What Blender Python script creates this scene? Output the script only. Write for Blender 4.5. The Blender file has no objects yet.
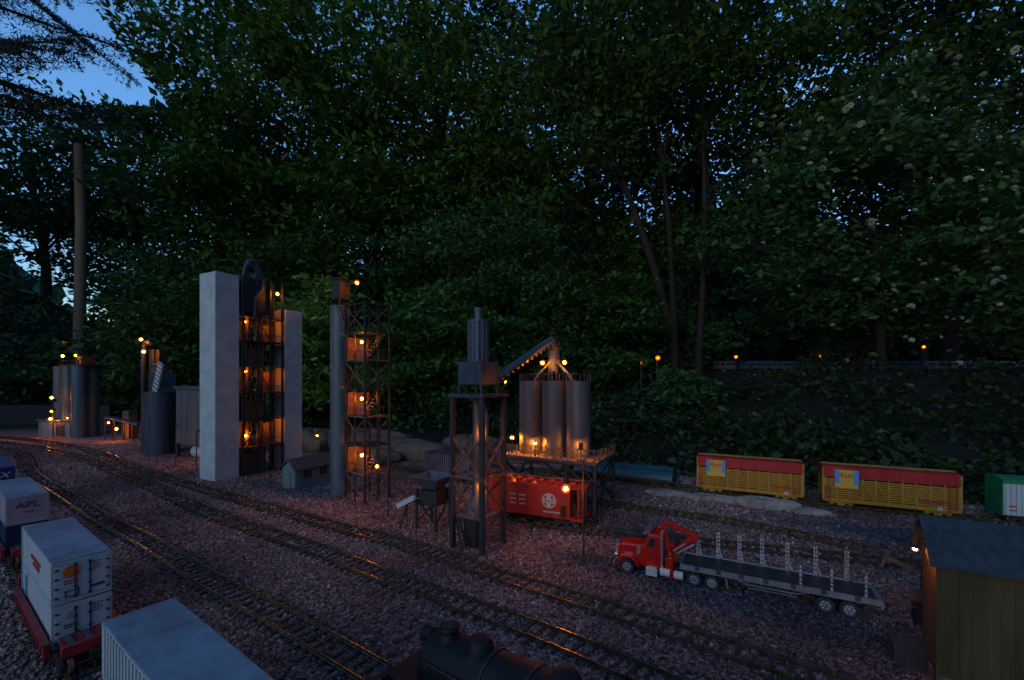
import bpy, math, random
import numpy as np
from mathutils import Vector, Matrix
SC = bpy.context.scene
COL = SC.collection
R = math.radians
# ------------------------------------------------------------------ camera
F, HOR, CAMZ = 440.0, 378.0, 0.435
cd = bpy.data.cameras.new('camera'); cam = bpy.data.objects.new('camera', cd); COL.objects.link(cam)
cam.location = (0, 0, CAMZ); cam.rotation_euler = (R(90), 0, 0)
cd.sensor_width = 36; cd.lens = F / 1024 * 36; cd.shift_y = (HOR - 340) / 1024
cd.clip_start = 0.02; cd.clip_end = 2000
SC.camera = cam
# ------------------------------------------------------------------ world and sun (deep dusk: the sun is under the horizon behind the camera on the left)
SUN_EL, SUN_AZ = R(1.0), R(215)
w = bpy.data.worlds.new('World'); SC.world = w; w.use_nodes = True
nt = w.node_tree
bg = nt.nodes['Background']; sky = nt.nodes.new('ShaderNodeTexSky')
sky.sky_type = 'NISHITA'; sky.sun_disc = False
sky.sun_elevation = SUN_EL; sky.sun_rotation = SUN_AZ
sky.ozone_density = 3.3; sky.air_density = 1.0; sky.dust_density = 0.3; sky.altitude = 200
nt.links.new(sky.outputs[0], bg.inputs[0]); bg.inputs[1].default_value = 1.4
sd = bpy.data.lights.new('sun', 'SUN'); so = bpy.data.objects.new('sun', sd); COL.objects.link(so)
sd.energy = 0.33; sd.angle = R(25); sd.color = (1.0, .95, .8)
so.rotation_euler = (R(77), 0, R(-34))      # afterglow side of the sky: behind the camera and to the left
so.location = (-2, -2, 6)
SC.view_settings.view_transform = 'Standard'; SC.view_settings.look = 'None'
SC.view_settings.exposure = 0; SC.view_settings.gamma = 1; SC.view_settings.use_curve_mapping = False
SC.cycles.use_denoising = True
SC.cycles.max_bounces = 6; SC.cycles.diffuse_bounces = 3; SC.cycles.glossy_bounces = 3
SC.cycles.transparent_max_bounces = 4; SC.cycles.transmission_bounces = 3
SC.cycles.sample_clamp_indirect = 4
SC.cycles.use_light_tree = True
rnd = random.Random(7); rng = np.random.default_rng(11)

# ------------------------------------------------------------------ helpers
def P(px, py, z=0.0):
    Y = F * (CAMZ - z) / (py - HOR); return Vector(((px - 512) / F * Y, Y, z))
def D(px, py, Y):
    return Vector(((px - 512) / F * Y, Y, CAMZ - (py - HOR) / F * Y))
def tag(o, label=None, cat=None, group=None, kind=None):
    if label: o['label'] = label
    if cat: o['category'] = cat
    if group: o['group'] = group
    if kind: o['kind'] = kind
    return o
def empty(name, loc, deg, label, cat, group=None):
    o = bpy.data.objects.new(name, None); COL.objects.link(o); o.empty_display_size = .02
    o.location = loc; o.rotation_euler = (0, 0, R(deg)); return tag(o, label, cat, group)
class MB:
    def __init__(s): s.v = []; s.f = []; s.m = []; s.mi = 0
    def _add(s, vs, fs):
        b = len(s.v); s.v += [tuple(v) for v in vs]; s.f += [tuple(b + i for i in f) for f in fs]; s.m += [s.mi] * len(fs)
    def box(s, x0, x1, y0, y1, z0, z1, M=None):
        vs = [Vector((x, y, z)) for z in (z0, z1) for y in (y0, y1) for x in (x0, x1)]
        if M: vs = [M @ v for v in vs]
        s._add(vs, [(0, 2, 3, 1), (4, 5, 7, 6), (0, 1, 5, 4), (2, 6, 7, 3), (0, 4, 6, 2), (1, 3, 7, 5)]); return s
    def cbox(s, c, d, M=None):
        return s.box(c[0]-d[0]/2, c[0]+d[0]/2, c[1]-d[1]/2, c[1]+d[1]/2, c[2]-d[2]/2, c[2]+d[2]/2, M)
    def bar(s, p0, p1, w, h=None):          # square bar between two points
        h = h or w; p0 = Vector(p0); p1 = Vector(p1); d = (p1 - p0); L = d.length
        if L < 1e-6: return s
        d.normalize(); up = Vector((0, 0, 1)) if abs(d.z) < .95 else Vector((0, 1, 0))
        a = d.cross(up).normalized(); b = a.cross(d)
        vs = [p + a * (i * w / 2) + b * (j * h / 2) for p in (p0, p1) for i, j in ((-1, -1), (1, -1), (1, 1), (-1, 1))]
        s._add(vs, [(3, 2, 1, 0), (4, 5, 6, 7), (0, 1, 5, 4), (1, 2, 6, 5), (2, 3, 7, 6), (3, 0, 4, 7)]); return s
    def tube(s, pts, r, n=8, cap=True):
        pts = [Vector(p) for p in pts]; k = len(pts); rs = r if isinstance(r, (list, tuple)) else [r] * k
        b = len(s.v); pa = None
        for i, p in enumerate(pts):
            d = (pts[min(i+1, k-1)] - pts[max(i-1, 0)]).normalized()
            if pa is None:
                up = Vector((0, 0, 1)) if abs(d.z) < .9 else Vector((0, 1, 0)); a = d.cross(up).normalized()
            else: a = (pa - d * pa.dot(d)).normalized()
            pa = a; c = d.cross(a)
            for j in range(n):
                t = 2 * math.pi * j / n; s.v.append(tuple(p + (a * math.cos(t) + c * math.sin(t)) * rs[i]))
        for i in range(k - 1):
            for j in range(n):
                s.f.append((b+i*n+j, b+i*n+(j+1) % n, b+(i+1)*n+(j+1) % n, b+(i+1)*n+j)); s.m.append(s.mi)
        if cap:
            s.f.append(tuple(b + j for j in reversed(range(n)))); s.f.append(tuple(b+(k-1)*n+j for j in range(n))); s.m += [s.mi]*2
        return s
    def cyl(s, c, r, z0, z1, n=24, r2=None):
        r2 = r if r2 is None else r2
        return s.tube([(c[0], c[1], z0), (c[0], c[1], z1)], [r, r2], n)
    def disc(s, c, r, d, th, n=20):         # short cylinder with axis d
        c = Vector(c); d = Vector(d).normalized(); return s.tube([c - d*th/2, c + d*th/2], r, n)
    def prism(s, prof, x0, x1):             # profile (y,z) swept along x
        n = len(prof); vs = [(x0, y, z) for y, z in prof] + [(x1, y, z) for y, z in prof]
        s._add(vs, [tuple(range(n)), tuple(n + i for i in reversed(range(n)))] + [(i, n+i, n+(i+1) % n, (i+1) % n) for i in range(n)]); return s
    def sprism(s, prof, y0, y1):            # profile (x,z) swept along y
        n = len(prof); vs = [(x, y0, z) for x, z in prof] + [(x, y1, z) for x, z in prof]
        s._add(vs, [tuple(reversed(range(n))), tuple(n + i for i in range(n))] + [(i, (i+1) % n, n+(i+1) % n, n+i) for i in range(n)]); return s
    def sphere(s, c, r, n=10, m=6, sz=1.0):
        prof = [(r*math.sin(math.pi*i/m), r*sz*math.cos(math.pi*i/m)) for i in range(m+1)]
        b = len(s.v)
        for rr, zz in prof:
            for j in range(n):
                t = 2*math.pi*j/n; s.v.append((c[0]+max(rr, 1e-6)*math.cos(t), c[1]+max(rr, 1e-6)*math.sin(t), c[2]+zz))
        for i in range(m):
            for j in range(n): s.f.append((b+i*n+j, b+(i+1)*n+j, b+(i+1)*n+(j+1) % n, b+i*n+(j+1) % n)); s.m.append(s.mi)
        return s
    def build(s, name, mat, parent=None, smooth=True, bevel=0.0, seg=1):
        me = bpy.data.meshes.new(name); me.from_pydata(s.v, [], s.f)
        for mm in (mat if isinstance(mat, (list, tuple)) else [mat]): me.materials.append(mm)
        me.polygons.foreach_set('material_index', s.m)
        if smooth:
            me.polygons.foreach_set('use_smooth', [True] * len(s.f)); me.set_sharp_from_angle(angle=R(32))
        me.update()
        o = bpy.data.objects.new(name, me); COL.objects.link(o)
        if parent: o.parent = parent
        if bevel:
            b = o.modifiers.new('bevel', 'BEVEL'); b.width = bevel; b.segments = seg; b.limit_method = 'ANGLE'; b.angle_limit = R(40)
        return o
def copy_tree(o, parent=None):
    c = o.copy(); COL.objects.link(c)
    if parent: c.parent = parent
    for ch in list(o.children): copy_tree(ch, c)
    return c

# ------------------------------------------------------------------ materials
def mat(name, col, rough=.7, metal=0.0, var=.25, scale=60., bump=0.0, col2=None, spec=.4, streak=False, coat=0.0):
    m = bpy.data.materials.new(name); m.use_nodes = True; n = m.node_tree.nodes; l = m.node_tree.links
    b = n['Principled BSDF']; b.inputs['Roughness'].default_value = rough; b.inputs['Metallic'].default_value = metal
    b.inputs['Specular IOR Level'].default_value = spec
    if coat: b.inputs['Coat Weight'].default_value = coat; b.inputs['Coat Roughness'].default_value = .15
    tc = n.new('ShaderNodeTexCoord'); mp = n.new('ShaderNodeMapping'); l.new(tc.outputs['Object'], mp.inputs[0])
    if streak: mp.inputs['Scale'].default_value = (1, 1, .12)
    nz = n.new('ShaderNodeTexNoise'); nz.inputs['Scale'].default_value = scale; nz.inputs['Detail'].default_value = 6; nz.inputs['Roughness'].default_value = .65
    l.new(mp.outputs[0], nz.inputs['Vector'])
    r = n.new('ShaderNodeValToRGB'); c2 = col2 or tuple(c * (1 - var * 2) if var < .5 else 0 for c in col)
    r.color_ramp.elements[0].position = .32; r.color_ramp.elements[0].color = (*c2, 1)
    r.color_ramp.elements[1].position = .62; r.color_ramp.elements[1].color = (*col, 1)
    l.new(nz.outputs['Fac'], r.inputs[0]); l.new(r.outputs[0], b.inputs['Base Color'])
    rr = n.new('ShaderNodeMapRange'); rr.inputs['To Min'].default_value = max(rough - .12, .05); rr.inputs['To Max'].default_value = min(rough + .18, 1)
    l.new(nz.outputs['Fac'], rr.inputs['Value']); l.new(rr.outputs[0], b.inputs['Roughness'])
    if bump:
        bp = n.new('ShaderNodeBump'); bp.inputs['Strength'].default_value = bump; bp.inputs['Distance'].default_value = .002
        l.new(nz.outputs['Fac'], bp.inputs['Height']); l.new(bp.outputs[0], b.inputs['Normal'])
    return m
def emis(name, col, s):
    m = bpy.data.materials.new(name); m.use_nodes = True; b = m.node_tree.nodes['Principled BSDF']
    b.inputs['Base Color'].default_value = (*[min(c, 1) for c in col], 1); b.inputs['Emission Color'].default_value = (*col, 1); b.inputs['Emission Strength'].default_value = s
    return m
M = dict(
 concrete=mat('concrete', (.5, .52, .5), .85, var=.15, scale=15, bump=.5, streak=False),
 steel_black=mat('black_steel', (.045, .043, .042), .6, .3, .25, 80),
 steel_blue=mat('weathered_grey_steel', (.06, .075, .1), .55, .35, .25, 45, streak=True),
 steel_grey=mat('painted_grey_steel', (.1, .12, .15), .55, .3, .2, 40, streak=True),
 rust=mat('rusty_steel', (.2, .11, .07), .85, .1, .3, 70, .3),
 panel=mat('brown_panel', (.2, .11, .07), .8, 0, .2, 50),
 silo=mat('silo_plate', (.105, .105, .11), .45, .2, .2, 30, streak=True),
 silo_round=mat('round_silo_plate', (.1, .14, .155), .5, .3, .15, 30, streak=True),
 deck=mat('deck_plate', (.13, .10, .09), .75, 0, .25, 60),
 wood_dark=mat('dark_timber', (.045, .04, .037), .85, 0, .3, 80, .4, streak=True),
 shed_wall=mat('grey_green_boards', (.14, .19, .2), .8, 0, .15, 60, streak=True),
 roof_brown=mat('brown_roof', (.13, .085, .075), .8, 0, .25, 60),
 shed_yellow=mat('ochre_boards', (.085, .06, .022), .85, 0, .35, 30, .4, streak=True),
 shed_roof=mat('blue_grey_roofing', (.035, .055, .075), .85, 0, .3, 90, .6),
 cream=mat('cream_board', (.34, .27, .18), .8, 0, .15, 50),
 white=mat('white_container_paint', (.46, .49, .49), .5, 0, .1, 25, streak=True),
 white_roof=mat('container_roof_paint', (.2, .28, .34), .6, 0, .28, 16),
 offwhite=mat('pinkish_container_paint', (.33, .28, .31), .6, 0, .12, 25),
 blue=mat('blue_container_paint', (.012, .05, .17), .45, 0, .2, 25),
 navy_blue=mat('navy_container_paint', (.008, .022, .065), .5, 0, .2, 25),
 tank_grey=mat('streaked_tank_plate', (.15, .125, .125), .7, .1, .25, 30, streak=True),
 navy=mat('navy_print', (.02, .03, .09), .6, 0, .1),
 redcar=mat('red_well_car_paint', (.3, .03, .03), .5, 0, .3, 40),
 hopper_red=mat('red_hopper_paint', (.5, .035, .02), .38, 0, .2, 30, streak=True),
 truck_red=mat('red_truck_paint', (.45, .01, .008), .25, 0, .08, 30, coat=.6),
 chrome=mat('chrome', (.6, .62, .66), .25, .85, .1, 60),
 alu=mat('polished_aluminium', (.3, .31, .34), .4, .6, .15, 50),
 glass=mat('dark_window_glass', (.02, .025, .03), .08, 0, .1, 20, spec=.8),
 rubber=mat('black_rubber', (.025, .025, .026), .8, 0, .1),
 yellow=mat('yellow_car_paint', (.56, .26, .015), .55, 0, .18, 35, streak=True),
 sign_yellow=mat('sign_yellow', (.72, .42, .05), .5, 0, .06),
 yellow_trim=mat('yellow_trim', (.5, .28, .05), .6, 0, .2, 50),
 boxred=mat('red_car_paint', (.48, .02, .02), .55, 0, .2, 35, streak=True),
 boxdark=mat('car_interior_dark', (.05, .03, .01), .9),
 skyblue=mat('light_blue_print', (.1, .3, .6), .5, 0, .05),
 redprint=mat('red_print', (.5, .03, .02), .5, 0, .05),
 whiteprint=mat('white_print', (.55, .53, .48), .5, 0, .05),
 orange=mat('orange_print', (.65, .12, .02), .5, 0, .05),
 green=mat('green_car_paint', (.02, .22, .08), .5, 0, .15),
 reefer=mat('pale_reefer_paint', (.5, .55, .53), .55, 0, .12, 30, streak=True),
 teal=mat('teal_cover', (.008, .085, .1), .4, 0, .25, 25, streak=False),
 corr=mat('corrugated_grey', (.2, .22, .25), .5, .3, .15, 40),
 loco=mat('sooty_black_boiler', (.009, .011, .014), .6, .2, .3, 30),
 brass=mat('tarnished_brass_rail', (.21, .16, .07), .24, .6, .3, 60),
 tie=mat('creosoted_tie', (.036, .03, .03), .8, 0, .3, 90, .4),
 rock=mat('sandstone', (.15, .12, .085), .95, 0, .3, 16, 1.0),
 rock_pale=mat('pale_stone', (.36, .3, .25), .95, 0, .3, 30, .8),
 bark=mat('bark', (.028, .022, .018), .95, 0, .3, 12, .8, streak=True),
 bark_pale=mat('weathered_trunk', (.2, .14, .1), .95, 0, .25, 10, .6, streak=True),
 fence=mat('dark_fence_timber', (.03, .03, .03), .9),
 coach=mat('silver_coach', (.2, .24, .28), .5, .1, .1, 30),
 coach_blue=mat('blue_coach', (.05, .10, .2), .5, .1, .1, 30),
 tankwhite=mat('off_white_tank', (.5, .47, .46), .6, 0, .1, 30),
)
BULB = emis('lit_bulb', (1, .235, .008), 620)
BULB_FAR = emis('lit_far_bulb', (1, .16, .006), 12)
BULB_DIM = emis('lit_dim_bulb', (1, .22, .007), 300)
BULB_HOT = emis('lit_strong_bulb', (1, .27, .015), 1150)
def halo_mat(name, s, a=.3):  # see-through emissive material that paints an orange halo round a bulb
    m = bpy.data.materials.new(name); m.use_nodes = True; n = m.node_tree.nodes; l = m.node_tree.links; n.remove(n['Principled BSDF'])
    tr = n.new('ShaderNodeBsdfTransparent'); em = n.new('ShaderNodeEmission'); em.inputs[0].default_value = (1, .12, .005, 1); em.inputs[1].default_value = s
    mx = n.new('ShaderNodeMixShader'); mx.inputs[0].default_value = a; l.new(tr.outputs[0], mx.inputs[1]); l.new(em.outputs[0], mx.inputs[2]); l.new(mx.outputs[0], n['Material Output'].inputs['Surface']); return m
HALO = halo_mat('bulb_halo_glow', 1.9)

# ------------------------------------------------------------------ terrain
NV = Vector((.4695, .883)); UV = Vector((.883, -.4695)); LINE = 1.897
def sst(t): t = np.clip(t, 0, 1); return t*t*(3-2*t)
def height(x, y):
    x = np.asarray(x, float); y = np.asarray(y, float)
    d = x*NV.x + y*NV.y - LINE
    h = .50*sst((d-.16)/3.0)
    h = h + .025*sst((d-.16)/.6)*(np.sin(x*3.1+y*1.7)+np.sin(x*1.3-y*2.9+1))*.6
    h = h + .004*np.sin(x*7+1.3)*np.sin(y*6.1)*sst((d+3)/.4)*0
    far = np.hypot(x, y); h = h + .6*sst((far-14)/40)
    return h
def hz(x, y): return float(height(x, y))
PATCH = [(-.78, 1.70, .20, .09), (.22, 1.02, .18, .06), (.45, .86, .26, .07), (.62, .72, .2, .07), (.38, 1.2, .16, .08), (-1.02, 1.8, .14, .06), (1.1, 1.2, .35, .07)]
def patch(x, y):
    p = np.zeros_like(x)
    for cx, cy, ru, rv in PATCH:
        a = (x-cx)*UV.x + (y-cy)*UV.y; b = (x-cx)*NV.x + (y-cy)*NV.y
        p = np.maximum(p, sst(1.4 - np.hypot(a/ru, b/rv)))
    return p
def gravel_mat(stones):
    m = bpy.data.materials.new('gravel_stones' if stones else 'gravel_bed'); m.use_nodes = True; n = m.node_tree.nodes; l = m.node_tree.links
    b = n['Principled BSDF']; b.inputs['Roughness'].default_value = .8; b.inputs['Specular IOR Level'].default_value = .35
    tc = n.new('ShaderNodeTexCoord')
    r = n.new('ShaderNodeValToRGB'); e = r.color_ramp.elements
    e[0].position = 0; e[0].color = (.07, .05, .052, 1); e[1].position = 1; e[1].color = (.7, .53, .48, 1)
    for p, c in ((.25, (.21, .115, .1)), (.5, (.36, .19, .155)), (.72, (.47, .27, .21)), (.9, (.34, .24, .23))):
        x = e.new(p); x.color = (*c, 1)
    if stones:
        g = n.new('ShaderNodeNewGeometry'); l.new(g.outputs['Random Per Island'], r.inputs[0])
    else:
        v = n.new('ShaderNodeTexVoronoi'); v.inputs['Scale'].default_value = 150; l.new(tc.outputs['Object'], v.inputs['Vector'])
        sp = n.new('ShaderNodeSeparateColor'); l.new(v.outputs['Color'], sp.inputs[0]); l.new(sp.outputs[0], r.inputs[0])
        bp = n.new('ShaderNodeBump'); bp.inputs['Strength'].default_value = 1; bp.inputs['Distance'].default_value = .006; bp.invert = True
        l.new(v.outputs['Distance'], bp.inputs['Height']); l.new(bp.outputs[0], b.inputs['Normal'])
    at = n.new('ShaderNodeAttribute'); at.attribute_name = 'slate'
    hs = n.new('ShaderNodeMix'); hs.data_type = 'RGBA'; hs.blend_type = 'MULTIPLY'; hs.inputs['Factor'].default_value = 1
    # slate patches: multiply by a cool dark tint
    mx = n.new('ShaderNodeMix'); mx.data_type = 'RGBA'; mx.inputs['A'].default_value = (1, 1, 1, 1); mx.inputs['B'].default_value = (.34, .58, .8, 1)
    l.new(at.outputs['Fac'], mx.inputs['Factor']); l.new(mx.outputs['Result'], hs.inputs['B']); l.new(r.outputs[0], hs.inputs['A'])
    nz = n.new('ShaderNodeTexNoise'); nz.inputs['Scale'].default_value = 2.2; nz.inputs['Detail'].default_value = 4; l.new(tc.outputs['Object'], nz.inputs['Vector'])
    mr = n.new('ShaderNodeMapRange'); mr.inputs['From Min'].default_value = .35; mr.inputs['From Max'].default_value = .65; mr.inputs['To Min'].default_value = .4; mr.inputs['To Max'].default_value = 1.0
    l.new(nz.outputs['Fac'], mr.inputs['Value'])
    h2 = n.new('ShaderNodeMix'); h2.data_type = 'RGBA'; h2.blend_type = 'MULTIPLY'; h2.inputs['Factor'].default_value = 1
    cb = n.new('ShaderNodeCombineColor'); [l.new(mr.outputs[0], cb.inputs[i]) for i in range(3)]
    l.new(hs.outputs['Result'], h2.inputs['A']); l.new(cb.outputs[0], h2.inputs['B'])
    out = h2.outputs['Result']
    if not stones:      # soil where the bank begins
        a2 = n.new('ShaderNodeAttribute'); a2.attribute_name = 'soil'
        m3 = n.new('ShaderNodeMix'); m3.data_type = 'RGBA'; m3.inputs['B'].default_value = (.022, .017, .014, 1)
        l.new(a2.outputs['Fac'], m3.inputs['Factor']); l.new(out, m3.inputs['A']); out = m3.outputs['Result']
    l.new(out, b.inputs['Base Color'])
    return m
def np_mesh(name, V, Q, mt, kind=None, smooth=False, attrs=None, parent=None):
    me = bpy.data.meshes.new(name); k = Q.shape[1]
    me.vertices.add(len(V)); me.vertices.foreach_set('co', V.astype(np.float32).ravel())
    me.loops.add(Q.size); me.loops.foreach_set('vertex_index', Q.astype(np.int32).ravel())
    me.polygons.add(len(Q)); me.polygons.foreach_set('loop_start', np.arange(0, Q.size, k, dtype=np.int32))
    if smooth: me.polygons.foreach_set('use_smooth', np.ones(len(Q), bool))
    me.materials.append(mt)
    for nm, a in (attrs or {}).items():
        at = me.attributes.new(nm, 'FLOAT', 'POINT'); at.data.foreach_set('value', a.astype(np.float32))
    me.update(calc_edges=True); me.validate()
    o = bpy.data.objects.new(name, me); COL.objects.link(o)
    if parent: o.parent = parent
    if kind: o['kind'] = kind
    return o
def gridaxis(a, b, st, far):
    c = np.arange(a, b + 1e-6, st); o = b + np.cumsum(st * 1.25 ** np.arange(1, 60)); o = o[o < far]
    i = a - np.cumsum(st * 1.25 ** np.arange(1, 60)); i = i[i > -far]
    return np.concatenate([i[::-1], c, o])
xs = gridaxis(-4.5, 4.5, .05, 250); ys = gridaxis(-.5, 7, .05, 250)
X, Y = np.meshgrid(xs, ys); Z = height(X, Y)
V = np.stack([X, Y, Z], -1).reshape(-1, 3); nx = len(xs); ny = len(ys)
I = np.arange(nx*ny).reshape(ny, nx); Q = np.stack([I[:-1, :-1], I[:-1, 1:], I[1:, 1:], I[1:, :-1]], -1).reshape(-1, 4)
dd = V[:, 0]*NV.x + V[:, 1]*NV.y - LINE
soil = sst((dd-.2)/.25); soil = np.maximum(soil, sst((np.hypot(V[:, 0], V[:, 1]) - 5.0)/1.0))
ground = np_mesh('ground', V, Q, gravel_mat(False), 'structure', True, {'slate': patch(V[:, 0], V[:, 1]), 'soil': soil})
ground['label'] = 'pinkish grey gravel ground rising to a dark earth bank behind'

# ------------------------------------------------------------------ tracks
def spline(pts, step=.01):
    p = [Vector((q[0], q[1], 0)) for q in pts]; n = len(p); L = [(p[i+1]-p[i]).length for i in range(n-1)]
    d = [(p[i+1]-p[i])/L[i] for i in range(n-1)]
    T = [d[0]] + [(d[i-1]*L[i] + d[i]*L[i-1])/(L[i]+L[i-1]) for i in range(1, n-1)] + [d[-1]]; out = []
    for i in range(n-1):
        m = max(2, int(L[i]/step))
        for k in range(m):
            t = k/m; out.append(p[i]*(2*t**3-3*t*t+1) + T[i]*L[i]*(t**3-2*t*t+t) + p[i+1]*(3*t*t-2*t**3) + T[i+1]*L[i]*(t**3-t*t))
    out.append(p[-1]); return out
GAUGE, RAILTOP = .045, .0082
TIE = MB().box(-.003, .003, -.036, .036, -.001, .0036)
tie_me = None
TRACKS = {}
def track(key, pts, label, group='model railway tracks'):
    global tie_me
    line = spline(pts); TRACKS[key] = line
    t = empty('railway_track', (0, 0, 0), 0, label, 'railway track', group)
    L = [0]
    for a, b in zip(line, line[1:]): L.append(L[-1] + (b-a).length)
    def at(s):
        i = int(np.searchsorted(L, s)); i = min(max(i, 1), len(line)-1); f = (s-L[i-1])/max(L[i]-L[i-1], 1e-9)
        return line[i-1].lerp(line[i], f), (line[i]-line[i-1]).normalized()
    for sgn in (-1, 1):
        b = MB(); n = len(line); rows = []
        for i, p in enumerate(line):
            d = (line[min(i+1, n-1)] - line[max(i-1, 0)]).normalized(); nn = Vector((-d.y, d.x, 0))
            c = p + nn*sgn*GAUGE/2
            rows.append([c + nn*o + Vector((0, 0, z)) for o, z in ((-.0024, .0024), (.0024, .0024), (.0024, .0032), (.0007, .004), (.0007, .0062), (.0014, .0066), (.0014, RAILTOP), (-.0014, RAILTOP), (-.0014, .0066), (-.0007, .0062), (-.0007, .004), (-.0024, .0032))])
        k = len(rows[0])
        for r_ in rows: b.v += [tuple(v) for v in r_]
        for i in range(n-1):
            for j in range(k): b.f.append((i*k+j, i*k+(j+1) % k, (i+1)*k+(j+1) % k, (i+1)*k+j)); b.m.append(0)
        b.build('rail', M['brass'], t, smooth=False)
    ties = []; s = .01
    while s < L[-1]:
        p, d = at(s); ties.append((p.length if p.y > .25 else 99, p, math.atan2(d.y, d.x) + rnd.gauss(0, .02))); s += .0235
    ties.sort(key=lambda q: q[0])
    for _, p, a in ties[:100]:
        if tie_me is None: o = TIE.build('tie', M['tie'], t); tie_me = o.data
        else: o = bpy.data.objects.new('tie', tie_me); COL.objects.link(o); o.parent = t
        o.location = p; o.rotation_euler = (0, 0, a)
    if len(ties) > 100:
        b = MB()
        for _, p, a in ties[100:]: b.box(-.003, .003, -.036, .036, -.001, .0036, Matrix.Translation(p) @ Matrix.Rotation(a, 4, 'Z'))
        tag(b.build('tie_row', M['tie'], t), kind='stuff')
    return t
xy = lambda px, py: P(px, py)
track('near', [(-4.2, 2.35), xy(-60, 447), xy(42, 482), xy(110, 523), xy(166, 553.6), xy(206, 580), xy(283, 621), xy(329, 648), xy(368, 671), (.22, .356), (.62, .08)],
      'gravel ballasted track nearest the container train, carrying the black locomotive')
track('mid', [(-4.6, 3.2), xy(0, 443), xy(58, 452), xy(125, 475), xy(241, 525), xy(305, 547), xy(382, 576), xy(464, 606.5), xy(579, 649.7), xy(633, 673.5), (.95, .15)],
      'middle track of the yard, running just beyond the black locomotive')
track('main', [(-4.6, 3.35), xy(0, 437.5), xy(45, 442), xy(100, 454), xy(135, 468), xy(220, 494), xy(312, 521), xy(417.5, 549), xy(498, 576.4), xy(589.7, 605), xy(640, 622), xy(820, 681), (.75, .42)],
      'track passing closest in front of the tall grey towers and the lorry')
track('siding', [P(505, 512), P(525, 521), P(569, 528.5), P(640, 538), P(735, 547), P(827, 557), P(919, 567), P(1100, 588)],
      'siding under the red hopper car, passing behind the red lorry')
track('loop', [(-1.6, 2.72), P(340, 455), P(430, 475), P(560, 496), P(650, 511), P(735, 523), P(820, 540), P(870, 550)],
      'track under the silo platform that joins the siding behind the trailer')
track('back', [(-2.1, 3.05), (-.8, 2.52), P(612, 480.5), P(700, 490.5), P(803, 501.5), P(900, 512), P(1024, 523.5), (2.4, .92)],
      'rearmost track along the planted bank, under the yellow and red stock cars')
track('container', [(-3.0, 2.5), (-1.9, 1.62), (-1.27, 1.13), (-.88, .835), (-.50, .56), (-.1, .27), (.2, .05)],
      'track beneath the container well cars at the lower left')

# ------------------------------------------------------------------ loose gravel
def stones(n, name, size, region, zoff=0.0):
    xs_, ys_ = region(n); z = height(xs_, ys_); n = len(xs_)
    base = np.array([[1, 0, 0], [0, 1, 0], [-1, 0, 0], [0, -1, 0], [0, 0, 1], [0, 0, -1]], float)
    tri = np.array([[0, 1, 4], [1, 2, 4], [2, 3, 4], [3, 0, 4], [1, 0, 5], [2, 1, 5], [3, 2, 5], [0, 3, 5]])
    V = base[None] + rng.normal(0, .28, (n, 6, 3)); sc = size*rng.uniform(.55, 1.25, (n, 1, 1)) * np.array([1, 1, .75]) * rng.uniform(.7, 1.2, (n, 1, 3))
    V = V*sc; a = rng.uniform(0, 6.28, n); c, s = np.cos(a)[:, None], np.sin(a)[:, None]
    V = np.stack([V[..., 0]*c - V[..., 1]*s, V[..., 0]*s + V[..., 1]*c, V[..., 2]], -1)
    V += np.stack([xs_, ys_, z + rng.uniform(-.001, .002, n) + zoff], -1)[:, None]
    Q = (tri[None] + (np.arange(n)*6)[:, None, None]).reshape(-1, 3)
    sl = np.repeat(patch(xs_, ys_), 6)
    o = np_mesh(name, V.reshape(-1, 3), Q, GST, 'stuff', False, {'slate': sl}); return o
GST = gravel_mat(True)
rails_xy = np.array([(p.x, p.y) for l_ in TRACKS.values() for p in l_[::1]])
cell = {}
for p in rails_xy: cell.setdefault((int(p[0]//.05), int(p[1]//.05)), []).append(p)
seg_dirs = None
def on_rail(x, y):          # keep stones off the rail heads
    i, j = int(x//.05), int(y//.05); best = 9
    for a in (-1, 0, 1):
        for b in (-1, 0, 1):
            for p in cell.get((i+a, j+b), ()):
                d = (p[0]-x)**2 + (p[1]-y)**2
                if d < best: best = d
    best = math.sqrt(best); return .019 < best < .0262
def wedge(y0, y1, dens):
    def f(_):
        n = int(dens * (y1-y0) * (y1+y0) * 1.2)
        y = np.sqrt(rng.uniform(y0*y0, y1*y1, n)); x = y*rng.uniform(-1.22, 1.22, n)
        d = x*NV.x + y*NV.y - LINE; keep = d < .24 + .05*np.sin(x*9)
        x, y = x[keep], y[keep]; k = np.array([not on_rail(a, b) for a, b in zip(x, y)], bool)
        return x[k], y[k]
    return f
g1 = stones(0, 'gravel', .004, wedge(.38, 1.15, 42000)); g1['label'] = 'loose pink and grey gravel stones in the foreground'
g2 = stones(0, 'gravel', .005, wedge(1.15, 2.9, 13000)); g2['label'] = 'loose pink and grey gravel stones around the towers'

def off_track(x, y):
    i, j = int(x//.05), int(y//.05); return all((i+a, j+b) not in cell for a in (-1, 0, 1) for b in (-1, 0, 1))
def sparse(y0, y1, n):
    def f(_):
        y = np.sqrt(rng.uniform(y0*y0, y1*y1, n)); x = y*rng.uniform(-1.22, 1.22, n); k = (x*NV.x+y*NV.y-LINE < .2) & np.array([off_track(a, b) for a, b in zip(x, y)], bool)
        k &= np.sin(x*4+1)*np.sin(y*5+2)+rng.normal(0, .35, n) > .1
        return x[k], y[k]
    return f
g3 = stones(0, 'coarse_stones', .0085, sparse(.4, 2.8, 5200), -.001); g3['label'] = 'coarser stones scattered over the fine gravel between the tracks'
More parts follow.
